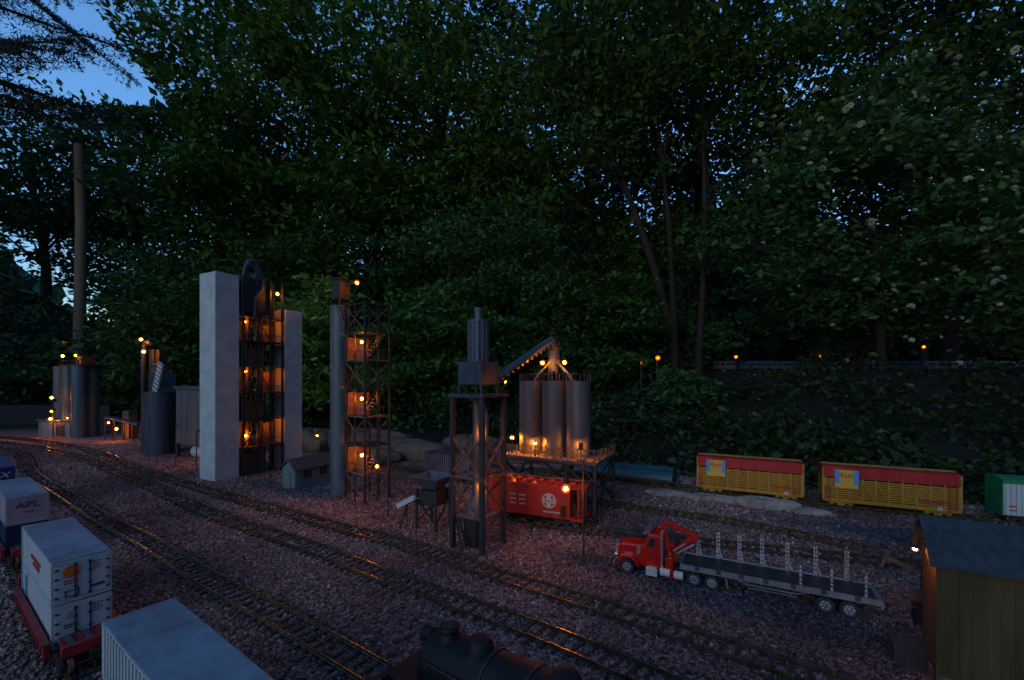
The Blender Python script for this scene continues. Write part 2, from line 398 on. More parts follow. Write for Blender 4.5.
# ------------------------------------------------------------------ vegetation
def leaf_mat(name, c1, c2, tr=.25, c3=None):
    m = bpy.data.materials.new(name); m.use_nodes = True; n = m.node_tree.nodes; l = m.node_tree.links
    b = n['Principled BSDF']; b.inputs['Roughness'].default_value = .5; b.inputs['Specular IOR Level'].default_value = .3
    g = n.new('ShaderNodeNewGeometry'); r = n.new('ShaderNodeValToRGB')
    e = r.color_ramp.elements; e[0].color = (*c1, 1); e[1].color = (*c2, 1)
    if c3: x = e.new(.93); x.color = (*c3, 1); e[2].color = (*c3, 1); e[1].position = .9
    l.new(g.outputs['Random Per Island'], r.inputs[0]); l.new(r.outputs[0], b.inputs['Base Color'])
    t = n.new('ShaderNodeBsdfTranslucent'); mx = n.new('ShaderNodeMixShader'); mx.inputs[0].default_value = tr
    l.new(r.outputs[0], t.inputs[0]); l.new(b.outputs[0], mx.inputs[1]); l.new(t.outputs[0], mx.inputs[2])
    l.new(mx.outputs[0], n['Material Output'].inputs['Surface']); return m
LM = dict(
 oak=leaf_mat('oak_leaves', (.028, .085, .014), (.075, .19, .028)),
 dark=leaf_mat('dark_leaves', (.022, .065, .014), (.062, .15, .028)),
 blue=leaf_mat('cool_green_leaves', (.026, .08, .03), (.07, .17, .05)),
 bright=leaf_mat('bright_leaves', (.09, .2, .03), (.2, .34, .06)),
 far=leaf_mat('far_leaves', (.02, .05, .02), (.05, .11, .04)),
 conifer=leaf_mat('spruce_needles', (.01, .022, .014), (.025, .05, .03)),
 ivy=leaf_mat('ground_cover_leaves', (.005, .016, .005), (.02, .05, .013), c3=(.045, .08, .02)),
 flower=leaf_mat('white_petals', (.5, .55, .36), (.78, .8, .62)),
)
def leaves(C, size, asp=.5, up=.9, spread=None):
    """one rhombic leaf per centre, leaf blades mostly level"""
    n = len(C); nrm = rng.normal(0, 1, (n, 3)); nrm[:, 2] = np.abs(nrm[:, 2])*.6 + up; nrm /= np.linalg.norm(nrm, axis=1)[:, None]
    a = rng.normal(0, 1, (n, 3)); a -= (a*nrm).sum(1)[:, None]*nrm; a /= np.linalg.norm(a, axis=1)[:, None]; b = np.cross(nrm, a)
    s = size*np.clip(rng.lognormal(-.08, .34, n), .4, 1.5)[:, None]
    V = np.stack([C - a*s*.5, C - a*s*.05 + b*s*asp*.5 - nrm*s*.06, C + a*s*.5 - nrm*s*.12, C - a*s*.05 - b*s*asp*.5 - nrm*s*.06], 1)
    return V.reshape(-1, 3), np.arange(4*n).reshape(n, 4)
def clumps(c, rad, k, shell=.45, seedr=None):
    u = rng.normal(0, 1, (k, 3)); u /= np.linalg.norm(u, axis=1)[:, None]
    r = rng.uniform(shell, 1, k)[:, None]**.7; return np.array(c) + u*r*np.array(rad)
def crown(c, rad, n, size, k=60, cs=.22, flat=.2, asp=.5, up=.9, cut=None, shell=.3):
    K = clumps(c, rad, k, shell)
    if cut is not None: K = K[cut(K)]
    wgt = rng.uniform(.4, 1.6, len(K)); wgt /= wgt.sum(); idx = rng.choice(len(K), n, p=wgt)
    sc = cs*np.mean(rad)*rng.uniform(.6, 1.3, len(K))
    ns = max(n//13, 8); i2 = idx[:ns]; T2 = K[i2] + rng.normal(0, 1, (ns, 3))*sc[i2][:, None]*np.array([1, 1, flat])     # twigs
    C = T2[rng.integers(0, ns, n)] + rng.normal(0, 1, (n, 3))*size*np.array([1.15, 1.15, .5])
    if cut is not None: C = C[cut(C)]
    return K, leaves(C, size, asp, up)
def limbs(base, top, K, r0, count, rb=.3, lean=None):
    """trunk from base to top with limbs arcing out to a number of clump centres"""
    b = MB(); base = Vector(base); top = Vector(top); n = 9; pts = []
    for i in range(n):
        t = i/(n-1); p = base.lerp(top, t); w_ = r0*1.6*math.sin(t*4+base.x)
        pts.append(p + Vector((w_, w_*.6, 0))*(t > 0))
    rs = [r0*(1.25 if i == 0 else 1)*(1-.75*i/(n-1)) for i in range(n)]
    pts[0].z -= .06; b.tube(pts, rs, 9)
    idx = rng.permutation(len(K))[:count]
    for i in idx:
        e = Vector(K[i]); tt = min(max((e.z-base.z)/max(top.z-base.z, .1)*.75, .22), .95)
        j = tt*(n-1); a = int(j); s = pts[a].lerp(pts[min(a+1, n-1)], j-a); rr = rs[a]*rb+.002
        m = s.lerp(e, .5) + Vector((0, 0, .12*(e-s).length))
        b.tube([s, s.lerp(m, .5)+Vector((0, 0, .02)), m, m.lerp(e, .6), e], [rr, rr*.8, rr*.55, rr*.35, rr*.12], 5)
    return b
def tree(name, label, cat, base, top, c, rad, n, size, lm, r0, k=60, group=None, count=18, bark='bark', **kw):
    t = empty(name, base, 0, label, cat, group); T = Vector(base)
    K, (V, Q) = crown(c, rad, n, size, k, **kw)
    o = np_mesh('crown', V - np.array(T), Q, LM[lm], parent=t)
    b = limbs(Vector(base)-T, Vector(top)-T, K-np.array(T), r0, count); b.build('trunk', M[bark], t)
    return t, K
g = lambda x, y: (x, y, hz(x, y))
GT = 'broadleaf trees around the railway'
skycut = lambda C: ~((C[:, 0]/C[:, 1] < -.70) & (C[:, 2]-CAMZ > (.47)*C[:, 1] + (C[:, 0]/C[:, 1]+.72)*1.2*C[:, 1]) & (C[:, 0]/C[:, 1] < -.70))
tree('oak_tree', 'big leafy oak with layered boughs filling the upper left behind the tall concrete tower', 'tree', g(-2.75, 6.0), (-2.6, 6.0, 4.9), (-3.0, 5.7, 3.7), (2.1, 1.4, 2.1), 54000, .08, 'oak', .115, 140, GT, cs=.21, cut=lambda C: C[:, 0]/C[:, 1] > np.where((C[:, 2]-CAMZ)/C[:, 1] > .62, -.78-.75*((C[:, 2]-CAMZ)/C[:, 1]-.62), -.97+.05*np.sin(C[:, 2]*5)) )
tree('maple_tree', 'leafy maple in the upper middle left above the round silo tower', 'tree', g(-1.0, 6.6), (-1.1, 6.6, 5.2), (-.9, 6.2, 4.0), (1.9, 1.4, 2.0), 36000, .08, 'oak', .11, 115, GT, cs=.2)
tree('maple_tree', 'tall maple standing behind the three silos in the middle', 'tree', g(.9, 5.4), (.8, 5.5, 5.0), (.6, 5.3, 3.5), (1.6, 1.3, 1.9), 20000, .075, 'dark', .085, 90, GT, cs=.18)
tree('maple_tree', 'tall maple behind the left yellow stock car with sky through its crown', 'tree', g(2.25, 5.6), (2.3, 5.6, 5.2), (2.3, 5.4, 3.9), (1.9, 1.2, 2.0), 16000, .08, 'dark', .1, 90, GT, cs=.18)
tree('maple_tree', 'dark broadleaf tree filling the upper right corner', 'tree', g(4.9, 5.0), (4.9, 5.0, 4.8), (4.8, 4.8, 3.4), (1.9, 1.3, 2.1), 36000, .08, 'dark', .12, 120, GT, cs=.18)
tree('leaning_tree', 'slender tree whose trunk leans left beside the twin stems behind the silos', 'tree', g(1.62, 4.2), (.75, 4.1, 3.1), (.9, 4.0, 3.0), (1.0, .8, .9), 8000, .06, 'blue', .05, 45, GT, count=14)
tree('slender_tree', 'straight slender tree, left one of the twin stems behind the stock cars', 'tree', g(1.50, 4.05), (1.3, 4.1, 3.6), (1.5, 4.1, 3.4), (1.0, .8, 1.0), 7000, .06, 'dark', .035, 45, GT, count=12)
tree('slender_tree', 'straight slender tree, right one of the twin stems behind the stock cars', 'tree', g(1.66, 3.95), (1.75, 4.0, 3.5), (2.0, 4.0, 3.3), (1.0, .8, .9), 7000, .06, 'dark', .032, 45, GT, count=12)
tree('tall_tree', 'far dark tree at the left edge behind the power pole trunk', 'tree', g(-6.6, 7.6), (-6.6, 7.6, 4.2), (-6.9, 7.4, 2.4), (1.9, 1.3, 1.9), 14000, .1, 'far', .12, 80, GT)
tree('tall_tree', 'leafy tree between the weathered trunk and the concrete tower', 'tree', g(-5.2, 7.6), (-5.1, 7.6, 4.4), (-5.0, 7.2, 2.5), (1.7, 1.2, 1.9), 16000, .09, 'blue', .11, 80, GT)
tree('tall_tree', 'broad dark tree far behind the black elevator tower', 'tree', g(-3.2, 9.5), (-3.2, 9.5, 6), (-3.2, 9.2, 3.2), (3.0, 1.6, 2.6), 17000, .15, 'far', .16, 90, GT)
tree('tall_tree', 'broad dark tree far behind the timber filter tower', 'tree', g(.2, 9.6), (.2, 9.6, 7), (.2, 9.4, 3.0), (3.0, 1.6, 2.3), 15000, .15, 'far', .15, 80, GT, cs=.17)
tree('tall_tree', 'broad dark tree far behind the leftmost stock car', 'tree', g(4.2, 9.6), (4.2, 9.6, 7), (4.0, 9.4, 3.1), (3.0, 1.6, 2.4), 15000, .15, 'far', .15, 80, GT, cs=.17)
tree('tall_tree', 'broad dark tree far away at the right edge', 'tree', g(8.6, 9.2), (8.6, 9.2, 7), (8.4, 9.0, 3.6), (2.8, 1.6, 3.9), 24000, .15, 'far', .16, 90, GT)
# flowering shrub tree on the right
ft, FK = tree('flowering_tree', 'shrubby tree dotted with round white flower heads above the stock cars', 'flowering tree', g(3.1, 3.7), (3.0, 3.7, 2.3), (2.75, 3.45, 1.75), (1.15, .75, .95), 15000, .06, 'blue', .035, 100, None, count=26, cs=.16)
fl_me = None
def flower_mb():
    b = MB()
    for i in range(16):
        a = i*2.4; r = .006+.011*math.sqrt(i/16); x, y = r*math.cos(a), r*math.sin(a); z = .012-.02*(i/16)
        for q in range(4):
            t = q*math.pi/2+i; b._add([(x, y, z), (x+.006*math.cos(t-.45), y+.006*math.sin(t-.45), z+.001), (x+.0095*math.cos(t), y+.0095*math.sin(t), z), (x+.006*math.cos(t+.45), y+.006*math.sin(t+.45), z+.001)], [(0, 1, 2, 3)])
    return b
def flowers(t, K, n, cen, rad):
    global fl_me
    T = t.location
    for i in range(n):
        u = Vector((rnd.gauss(0, 1), -abs(rnd.gauss(0, 1))-.2, rnd.gauss(0, .9))).normalized()
        p = Vector(cen) + Vector((u.x*rad[0], u.y*rad[1], u.z*rad[2]))*rnd.uniform(.98, 1.14)
        if fl_me is None: o = flower_mb().build('flower_head', LM['flower'], t, smooth=False); fl_me = o.data
        else: o = bpy.data.objects.new('flower_head', fl_me); COL.objects.link(o); o.parent = t
        o.location = p - T; o.rotation_euler = (rnd.uniform(-.2, .9), rnd.uniform(-.5, .5), rnd.uniform(0, 6)); s = rnd.uniform(.7, 1.2); o.scale = (s, s, s)
flowers(ft, FK, 100, (2.9, 3.4, 1.7), (1.1, .78, 1.1))
def blossom_mass():
    src = flower_mb(); b = MB(); T = ft.location
    for i in range(190):
        u = Vector((rnd.gauss(0, 1), -abs(rnd.gauss(0, 1))-.2, rnd.gauss(0, .9))).normalized(); k = rnd.uniform(.8, 1.1)
        p = Vector((2.9+u.x*1.15*k, 3.4+u.y*.78*k, 1.7+u.z*1.1*k)) - T; q = rnd.uniform(.45, .9)
        Mx = Matrix.Translation(p) @ Matrix.Rotation(rnd.uniform(-.2, .9), 4, 'X') @ Matrix.Rotation(rnd.uniform(-.5, .5), 4, 'Y') @ Matrix.Scale(q, 4)
        b._add([Mx @ Vector(v) for v in src.v], src.f)
    tag(b.build('small_blossoms', LM['flower'], ft, smooth=False), kind='stuff')
blossom_mass()
# conifer, upper left: drooping boughs
def conifer():
    t = empty('spruce_tree', g(-5.6, 4.3), 0, 'dark spruce with drooping boughs reaching in at the upper left corner', 'conifer')
    T = t.location; b = MB(); b.tube([(0, 0, -.05), (0, 0, 2.5), (0, 0, 6)], [.13, .09, .02], 9)
    Cs = []
    for i in range(46):
        z = 2.9 + 3.0*i/46; a = rnd.uniform(0, 6.28) if i % 2 else rnd.uniform(-.7, .3); L = 1.75*(1-.12*(z-2.9)/3)*rnd.uniform(.75, 1.1)
        d = Vector((math.cos(a), math.sin(a), 0)); pts = []
        for k in range(9):
            s = k/8; pts.append(Vector((0, 0, z)) + d*L*s + Vector((0, 0, -.25*s*s*L - .05*s + .22*L*max(0, s-.6))))
        b.tube(pts, [.02*(1-.85*k/8)+.002 for k in range(9)], 5)
        for k in range(1, 9):
            for side in (-1, 1):
                for q in range(3):
                    s = min((k+q/3)/8, 1); p = Vector((0, 0, z)) + d*L*s + Vector((0, 0, -.25*s*s*L + .22*L*max(0, s-.6)))
                    l2 = (.34*(1-.5*s)); dv = (d.cross(Vector((0, 0, 1)))*side*.6 + d*.35 + Vector((0, 0, -.55))).normalized()
                    for r_ in range(26): Cs.append(tuple(p + dv*l2*r_/26 + Vector((rnd.gauss(0, .014), rnd.gauss(0, .014), rnd.gauss(0, .014)-.03*r_/26))))
    C = np.array(Cs); V, Q = leaves(C, .05, .2, up=.0)
    np_mesh('crown', V, Q, LM['conifer'], parent=t); b.build('trunk', M['bark'], t)
conifer()
# unseen trees added beside and behind the viewer to cut the sky light
GB = 'unseen trees added around the near side of the yard'
tree('unseen_tree', 'unseen spreading tree added behind the viewpoint, boughs cutting sky light over the yard', 'tree', (.8, -2.8, 0), (.7, -2.6, 6.2), (.6, .2, 6.8), (4.4, 4.2, 1.2), 9000, .24, 'dark', .2, 70, GB, cs=.16)
tree('unseen_tree', 'unseen broad tree added well behind the viewpoint on the right', 'tree', (3.2, -6.2, 0), (3.2, -6.2, 6), (3.0, -6.0, 4.4), (3.6, 2.0, 3.4), 7000, .26, 'dark', .2, 60, GB)
tree('unseen_tree', 'unseen broad tree added to the right of the viewpoint', 'tree', (8.2, .6, 0), (8.2, .6, 6), (7.8, .4, 4.0), (2.2, 3.4, 3.4), 7000, .26, 'dark', .2, 60, GB)
tree('unseen_tree', 'unseen broad tree added to the left of the viewpoint', 'tree', (-9.0, 1.6, 0), (-9.0, 1.6, 6), (-8.8, 1.6, 4.4), (2.2, 2.6, 3.0), 6000, .26, 'dark', .2, 60, GB)
tree('tall_tree', 'tree beneath the spruce boughs at the upper left edge', 'tree', g(-7.7, 7.0), (-7.6, 7.0, 4.4), (-7.2, 6.9, 3.5), (1.6, 1.1, 1.35), 9000, .1, 'dark', .1, 70, GT)
def far_wood():  # stretch behind the viewer is unseen, added to cut horizon light; dip admits sun
    n = 85000; a = rng.uniform(0, 2*np.pi, n); r = 15 + rng.uniform(0, 3, n); top = 5.2 + .9*np.sin(a*5+1) + .6*np.sin(a*13) + .4*np.sin(a*31+2) - 3.8*np.exp(-((a-4.12)/.5)**4) - 3.0*np.exp(-((a-2.45)/.25)**4)
    x = r*np.cos(a); y = r*np.sin(a); gz = height(x, y); z = gz - .1 + (top-gz)*rng.uniform(0, 1, n)**.8 + rng.normal(0, .15, n)
    V, Q = leaves(np.stack([x, y, z], -1), .6, .7, up=.1); o = np_mesh('far_wood', V, Q, LM['far'], 'stuff'); o['label'] = 'dark far off woodland, carried on unseen behind the viewer to cut horizon light'
far_wood()
# understorey shrubs
def shrub(name, label, x, y, rad, n, size, lm, zc=None, k=40, **kw):
    z = hz(x, y); c = (x, y, (z + rad[2]*.75) if zc is None else zc)
    t = empty(name, (x, y, z), 0, label, 'shrub', kw.pop('group', 'shrubs along the bank')); K, (V, Q) = crown(c, rad, n, size, k, **kw)
    np_mesh('crown', V - np.array([x, y, z]), Q, LM[lm], parent=t)
    b = MB()
    for i in range(7):
        e = K[rnd.randrange(len(K))] - np.array([x, y, z]); e = Vector(e)
        b.tube([(rnd.uniform(-.03, .03), rnd.uniform(-.03, .03), -.03), e*.5 + Vector((0, 0, .1)), e], [.012, .008, .003], 5)
    b.build('stem', M['bark'], t); return t
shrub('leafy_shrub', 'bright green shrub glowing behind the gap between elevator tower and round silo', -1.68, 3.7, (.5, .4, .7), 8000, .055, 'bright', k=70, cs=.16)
shrub('leafy_shrub', 'large dark shrub behind the tall concrete tower', -2.9, 4.3, (.8, .5, .8), 7000, .065, 'dark', k=60)
shrub('leafy_shrub', 'bushy green shrub behind the round silo tower', -.75, 3.6, (.6, .4, .65), 8000, .055, 'oak', k=70, cs=.16)
shrub('leafy_shrub', 'tall fine leaved shrub behind the filter tower', -.1, 4.1, (.85, .5, 1.05), 15000, .05, 'blue', k=120, cs=.13)
shrub('leafy_shrub', 'dense shrub behind the three silos', .7, 3.9, (.65, .45, .65), 9000, .05, 'dark', k=80, cs=.16)
shrub('leafy_shrub', 'tall hazel like shrub filling the gap above the drum plant', -3.7, 5.4, (1.1, .6, 1.15), 15000, .07, 'blue', k=90)
shrub('leafy_shrub', 'tall dark shrub rising behind the tall concrete tower', -2.2, 5.0, (1.0, .6, 1.2), 15000, .065, 'dark', k=90)
shrub('leafy_shrub', 'tall shrub between the round silo and the filter tower', -.6, 4.8, (.9, .6, 1.15), 15000, .06, 'blue', k=90)
shrub('leafy_shrub', 'tall shrub rising behind the rightmost silo', 1.5, 5.2, (1.0, .5, 1.2), 14000, .065, 'dark', k=90)
shrub('leafy_shrub', 'low dark shrub far left beside the cluster of tubes', -4.7, 4.6, (.9, .5, .6), 5000, .07, 'far', k=50)
shrub('leafy_shrub', 'dark shrub at the far left edge of the yard', -6.2, 5.2, (1.0, .5, .8), 6000, .08, 'far', k=50)
shrub('leafy_shrub', 'leafy shrub behind the drum plant with the chute', -3.75, 4.6, (.7, .5, .75), 6000, .065, 'dark', k=60)
shrub('leafy_shrub', 'low broad leaved plant beside the stems behind the silos', 1.2, 3.2, (.26, .2, .16), 1300, .06, 'blue', k=26)
shrub('leafy_shrub', 'shrub with leaves hanging over the far train', 3.3, 4.3, (.9, .5, .6), 7000, .06, 'dark', zc=1.25, k=70)
shrub('leafy_shrub', 'dark shrub at the right edge behind the pale reefer car', 3.5, 2.75, (.55, .35, .4), 4500, .06, 'dark', zc=.95, k=50)
shrub('leafy_shrub', 'small leafy shrub left of the first far lamp', 1.78, 4.5, (.4, .3, .4), 3000, .055, 'blue', k=40)
# ground cover on the bank
def ground_cover():
    n = 110000; a = rng.uniform(-6.5, 5.5, n); d = .17 + rng.exponential(1.1, n); d = d[d < 3.2]; a = a[:len(d)]
    p = np.outer(a, UV) + np.outer(LINE + d, NV); x, y = p[:, 0], p[:, 1]
    clear = ((x > 1.5) & (x < 2.2) & (d > 2.2)) & (rng.uniform(0, 1, len(x)) < .6)
    rocky = (x > -1.3) & (x < -.25) & (d < .75)
    keep_far = ~((y > 4.2) & (x > 1.0) & (rng.uniform(0, 1, len(x)) > .45)) & ~((d > .95) & (rng.uniform(0, 1, len(x)) < .2))
    k = keep_far & (np.sin(x*5+y*3)+np.sin(x*2.3-y*4.1) + rng.normal(0, .8, len(x)) > -1.3) & ~clear & ~rocky & (y > .6) & (np.abs(x) < 1.35*y)
    x, y, d = x[k], y[k], d[k]; mound = .06*sst((d-.15)/.4)*(1+.9*np.sin(x*4.3+2)*np.sin(y*3.7)+.6*np.sin(x*11)*np.sin(y*9+1))
    C = np.stack([x, y, height(x, y) + mound*rng.uniform(.1, 1.6, len(x))], -1)
    V, Q = leaves(C, .036, .65, up=.5); o = np_mesh('ground_cover', V, Q, LM['ivy'], 'stuff'); o['label'] = 'dark ivy like ground cover over the bank behind the tracks'
ground_cover()
def litter():
    x, y = sparse(.4, 3.0, 1900)(0); C = np.stack([x, y, height(x, y)+.005], -1); V, Q = leaves(C, .017, .55, up=1.2)
    o = np_mesh('leaf_litter', V, Q, leaf_mat('fallen_leaves', (.05, .03, .012), (.16, .09, .04), .05), 'stuff'); o['label'] = 'small fallen brown leaves and seed husks lying on the gravel'
litter()
# ferns
fern_me = None
def fern(x, y, s, label):
    b = MB()
    for i in range(11):
        a = i*2*math.pi/11 + rnd.uniform(-.2, .2); L = .2*rnd.uniform(.8, 1.15)
        for k in range(2, 14):
            t = k/14; c = Vector((math.cos(a), math.sin(a), 0))*L*t + Vector((0, 0, L*(1.1*t-.95*t*t)))
            for sd_ in (-1, 1):
                q = Vector((-math.sin(a), math.cos(a), 0))*sd_; w_ = .052*math.sin(math.pi*min(t+.12, 1))
                fw = Vector((math.cos(a), math.sin(a), 0))
                b._add([c - fw*.004, c + q*w_*.5 + fw*.0 + Vector((0, 0, .004)), c + q*w_ + fw*.012 - Vector((0, 0, .006)), c + q*w_*.5 + fw*.011], [(0, 1, 2, 3)])
    t = empty('fern', (x, y, hz(x, y)+.02), rnd.uniform(0, 360), label, 'fern', 'ferns on the bank'); t.scale = (s, s, s)
    b.build('frond', LM['ivy'], t, smooth=False)
for i, (px, Y_, s, lab) in enumerate([(632, 2.75, 1.1, 'fern nearest the silos on the bank'), (700, 2.6, .9, 'fern above the left end of the first stock car'), (655, 3.1, 1.2, 'fern under the leaning tree trunk'), (770, 2.7, .9, 'fern above the right half of the first stock car'), (900, 2.3, .8, 'fern above the second stock car'), (745, 3.3, 1.1, 'fern higher up the bank below the far train')]):
    fern((px-512)/F*Y_, Y_, s, lab)
# weathered dead trunk
b = MB(); t = empty('dead_trunk', g(-4.42, 4.5), 0, 'straight branchless weathered trunk rising behind the grey tube cluster', 'tree trunk')
b.tube([(0, 0, -.1), (0, 0, 1), (.012, 0, 2), (-.01, 0, 2.82)], [.056, .05, .044, .04], 14); b.sphere((-.01, 0, 2.82), .04, 12, 6, .35); b.build('trunk', M['bark_pale'], t)
b = MB()
for q in ((.9, 1, .1), (1.7, -2, .14), (2.3, 2.5, .1)): b.tube([(.03*math.cos(q[1]), .03*math.sin(q[1]), q[0]), (.12*math.cos(q[1]), .12*math.sin(q[1]), q[0]+.05)], [.012, .006], 6)
b.build('branch_stub', M['bark_pale'], t)

# ------------------------------------------------------------------ rocks
def rock(c, d, deg, label, seed, group='sandstone rocks along the bank'):
    r_ = random.Random(seed); n, m = 18, 10; b = MB(); ph = [r_.uniform(0, 6) for _ in range(6)]
    o = None; vs = []
    for i in range(m+1):
        th = math.pi*i/m
        for j in range(n):
            a = 2*math.pi*j/n; x, y, z = math.sin(th)*math.cos(a), math.sin(th)*math.sin(a), math.cos(th)
            k = .9/max(abs(x), abs(y), abs(z)*.9)**.45
            k *= 1 + .12*math.sin(3*a+ph[0]+z*2) + .09*math.sin(5*a+ph[1]-3*z) + .05*math.sin(9*a+ph[2]+4*z) + r_.gauss(0, .05)
            vs.append((x*k*d[0]/2, y*k*d[1]/2, z*k*d[2]/2))
    fs = [(i*n+j, (i+1)*n+j, (i+1)*n+(j+1) % n, i*n+(j+1) % n) for i in range(m) for j in range(n)]
    b._add(vs, fs); o = b.build('rock', M['rock_pale'] if d[2] < .08 else M['rock']); o.location = c; o.rotation_euler = (0, 0, R(deg)); tag(o, label, 'rock', group)
    s = o.modifiers.new('sub', 'SUBSURF'); s.levels = 1; s.render_levels = 1
def on(px, py, z=0.0): p = P(px, py, 0); p.z = z; return p
rock(on(765, 507, .008), (.24, .075, .05), -24, 'large pale flat rock in front of the first stock car', 1)
rock(on(715, 501, .006), (.2, .06, .034), -20, 'flat rock at the left end of the first stock car', 2)
rock(on(668, 495, .005), (.2, .07, .03), -20, 'low flat rock in front of the right end of the teal car', 3)
rock(on(812, 514, .004), (.13, .05, .03), -24, 'small pale rock below the gap between the stock cars', 4)
for i, (x, y, z, d, dg, lab) in enumerate([
    (-.86, 2.62, .06, (.62, .3, .2), -22, 'long boulder right of the round silo tower, top tier'),
    (-.55, 2.42, .05, (.5, .26, .14), -30, 'dark rounded boulder behind the grey corrugated car'),
    (-.25, 2.55, .05, (.36, .22, .17), -20, 'sandy boulder behind the timber filter tower'),
    (-.78, 2.33, .03, (.42, .2, .12), -30, 'low sandy boulder left of the grey corrugated car'),
    (-1.25, 2.75, .05, (.42, .25, .2), -30, 'boulder half hidden behind the round silo tower'),
    (.02, 2.3, .03, (.26, .18, .14), -30, 'boulder behind the left leg of the silo platform')]):
    rock((x, y, z*.8), (d[0]*1.1, d[1], d[2]*.78), dg, lab, 20+i)

# ------------------------------------------------------------------ lamps
def bulb(parent, p, r=.0042, m=None, name='bulb'):
    b = MB(); b.sphere((0, 0, 0), r*.8, 10, 8); o = b.build(name, m or BULB, parent); o.location = p
    b = MB(); b.sphere((0, 0, 0), r*(rnd.uniform(1.45, 1.8) if r > .004 else 1.3), 16, 10); q = b.build('halo_shell', HALO, o); return o  # second sphere is an added glowing shell for the halo; bulbs are bare
def lamp_post(label, base, h, arm=(.02, 0), drop=.012, lit=True, rp=.0022, group='small lamp posts', m=None, rb=.0042, shade=True):
    t = empty('lamp_post', base, 0, label, 'lamp post', group); b = MB()
    b.tube([(0, 0, -.01), (0, 0, h)], rp, 8); b.cyl((0, 0), rp*2.2, -.002, .006, 10); b.build('post', M['steel_black'], t)
    b = MB(); a = Vector((arm[0], arm[1], 0)); b.tube([(0, 0, h-.006), a*.6 + Vector((0, 0, h+.002)), a + Vector((0, 0, h-drop*.4))], rp*.6, 6)
    b.build('arm', M['steel_black'], t)
    if shade:
        b = MB(); b.tube([a + Vector((0, 0, h-drop*.3)), a + Vector((0, 0, h-drop*.55)), a + Vector((0, 0, h-drop*.8))], [.002, .004, .0075], 12, False); b.build('lamp_shade', M['steel_black'], t, smooth=False)
    if lit: bulb(t, a + Vector((0, 0, h-drop)), rb, m)
    return t
lamp_post('tall thin lamp post whose lamp hangs against the red hopper car', P(583.5, 562), .243, (-.042, 0), .07, rb=.0062)
lamp_post('thin dark post at the right foot of the stair tower with a low lamp', P(388, 518), .27, (-.037, .01), .112)
lamp_post('short lamp post with a bright lamp behind the small gabled shed', P(327, 463), .17, (-.05, 0), .03, m=BULB)
lamp_post('unlit thin post before the tank on legs, left of the pair', P(175.7, 467), .205, (.012, 0), lit=False)
lamp_post('unlit thin post before the tank on legs, right of the pair', P(196.5, 471.5), .195, (.012, 0), lit=False)
for (px, py, lab) in ((657, 358, 'far lamp left of the far train, above the bank'), (735, 357, 'far lamp beside the first far coach'), (818, 356, 'far lamp beside the middle far coaches'), (922, 347, 'highest far lamp, near the right end of the far train'), (641, 363, 'tiny low far lamp leftmost on the bank')):
    Y_ = 4.6 if px > 700 else 3.5; p = D(px, py, Y_); zb = hz(p.x, p.y); lamp_post(lab, (p.x, p.y, zb), p.z-zb+.02, (0, -.02), .02, group='lamps on the far bank', m=BULB_FAR, rb=.012 if py < 360 else .007, rp=.006)

# ------------------------------------------------------------------ tall concrete tower and its neighbours
ANG = -28.0
def pt(o, x, y):      # local (u,v) offset from a world point
    return Vector((o.x + UV.x*x + NV.x*y, o.y + UV.y*x + NV.y*y, 0))
base = P(215, 482)
t = empty('concrete_tower', base, ANG, 'tall pale square concrete tower, the brightest of the towers', 'tower')
MB().box(-.118, 0, 0, .10, -.01, .883).build('shaft', M['concrete'], t, bevel=.0015)
# black elevator tower
eb = P(243, 477)
t = empty('elevator_tower', eb, ANG, 'black steel elevator tower with glowing floors between two pale concrete towers', 'tower')
W_, L_ = .14, .185; lv = [0, .128, .248, .368, .488, .602, .71, .885]
b = MB()
for x in (-W_, -W_/2, 0):
    for y in (0, L_*.36, L_*.68, L_): b.cbox((x, y, .44), (.008, .008, .89))
b.build('frame', M['steel_black'], t)
for z in lv[1:-1]:
    b = MB(); b.box(-W_-.003, .007, -.007, L_+.004, z-.004, z); b.build('floor', M['steel_black'], t)
for i in (1, 3, 5):   # lit levels: inner wall, brace, rail, bulb
    z0, z1 = lv[i], lv[i+1]-.004
    MB().box(-W_*.75, -W_*.71, .016, L_*.55, z0, z1-.01).build('inner_wall', M['panel'], t); MB().box(-W_*.5, -W_*.47, L_*.72, L_-.004, z0, z1-.02).build('side_wall', M['panel'], t)
    b = MB(); b.bar((.002, .0, z0), (.002, L_*.36, z1), .003); b.bar((.002, L_*.36, z0), (.002, 0, z1), .003); b.bar((.002, L_*.68, z0), (.002, L_*.36, z1), .003)
    b.bar((.006, 0, z0+.03), (.006, L_, z0+.03), .002); b.build('cross_brace', M['steel_black'], t)
    b = MB(); b.tube([(-.03, L_*.2, z0), (-.03, L_*.2, z1)], .007, 8); b.tube([(-.045, L_*.5, z0), (-.03, L_*.5, z0+.05), (-.03, L_*.5, z1)], .008, 8); b.sphere((-.05, L_*.28, z0+.035), .02, 12, 8); b.build('pipework', M['rust'], t)
    bulb(t, (-.016, L_*.12, z0+.05 if i == 1 else z1-.02), .0042, BULB if i == 1 else BULB_DIM); bulb(t, (-.03, L_*.78, z1-.03), .0038, BULB_DIM)
for i in (0, 2, 4):
    z0, z1 = lv[i], lv[i+1]-.004
    MB().box(-W_+.008, -.03, .02, L_*.6, z0, z1-.03).build('machinery_box', M['rust'], t, bevel=.002)
    b = MB(); b.bar((.003, 0, z0), (.003, L_*.36, z1), .003); b.bar((.003, L_*.36, z1), (.003, L_*.68, z0), .003); b.build('cross_brace', M['steel_black'], t)
b = MB(); b.box(-W_+.004, -.003, .008, L_*.68, lv[6]+.02, .885); b.build('head_house', M['steel_black'], t, bevel=.002)
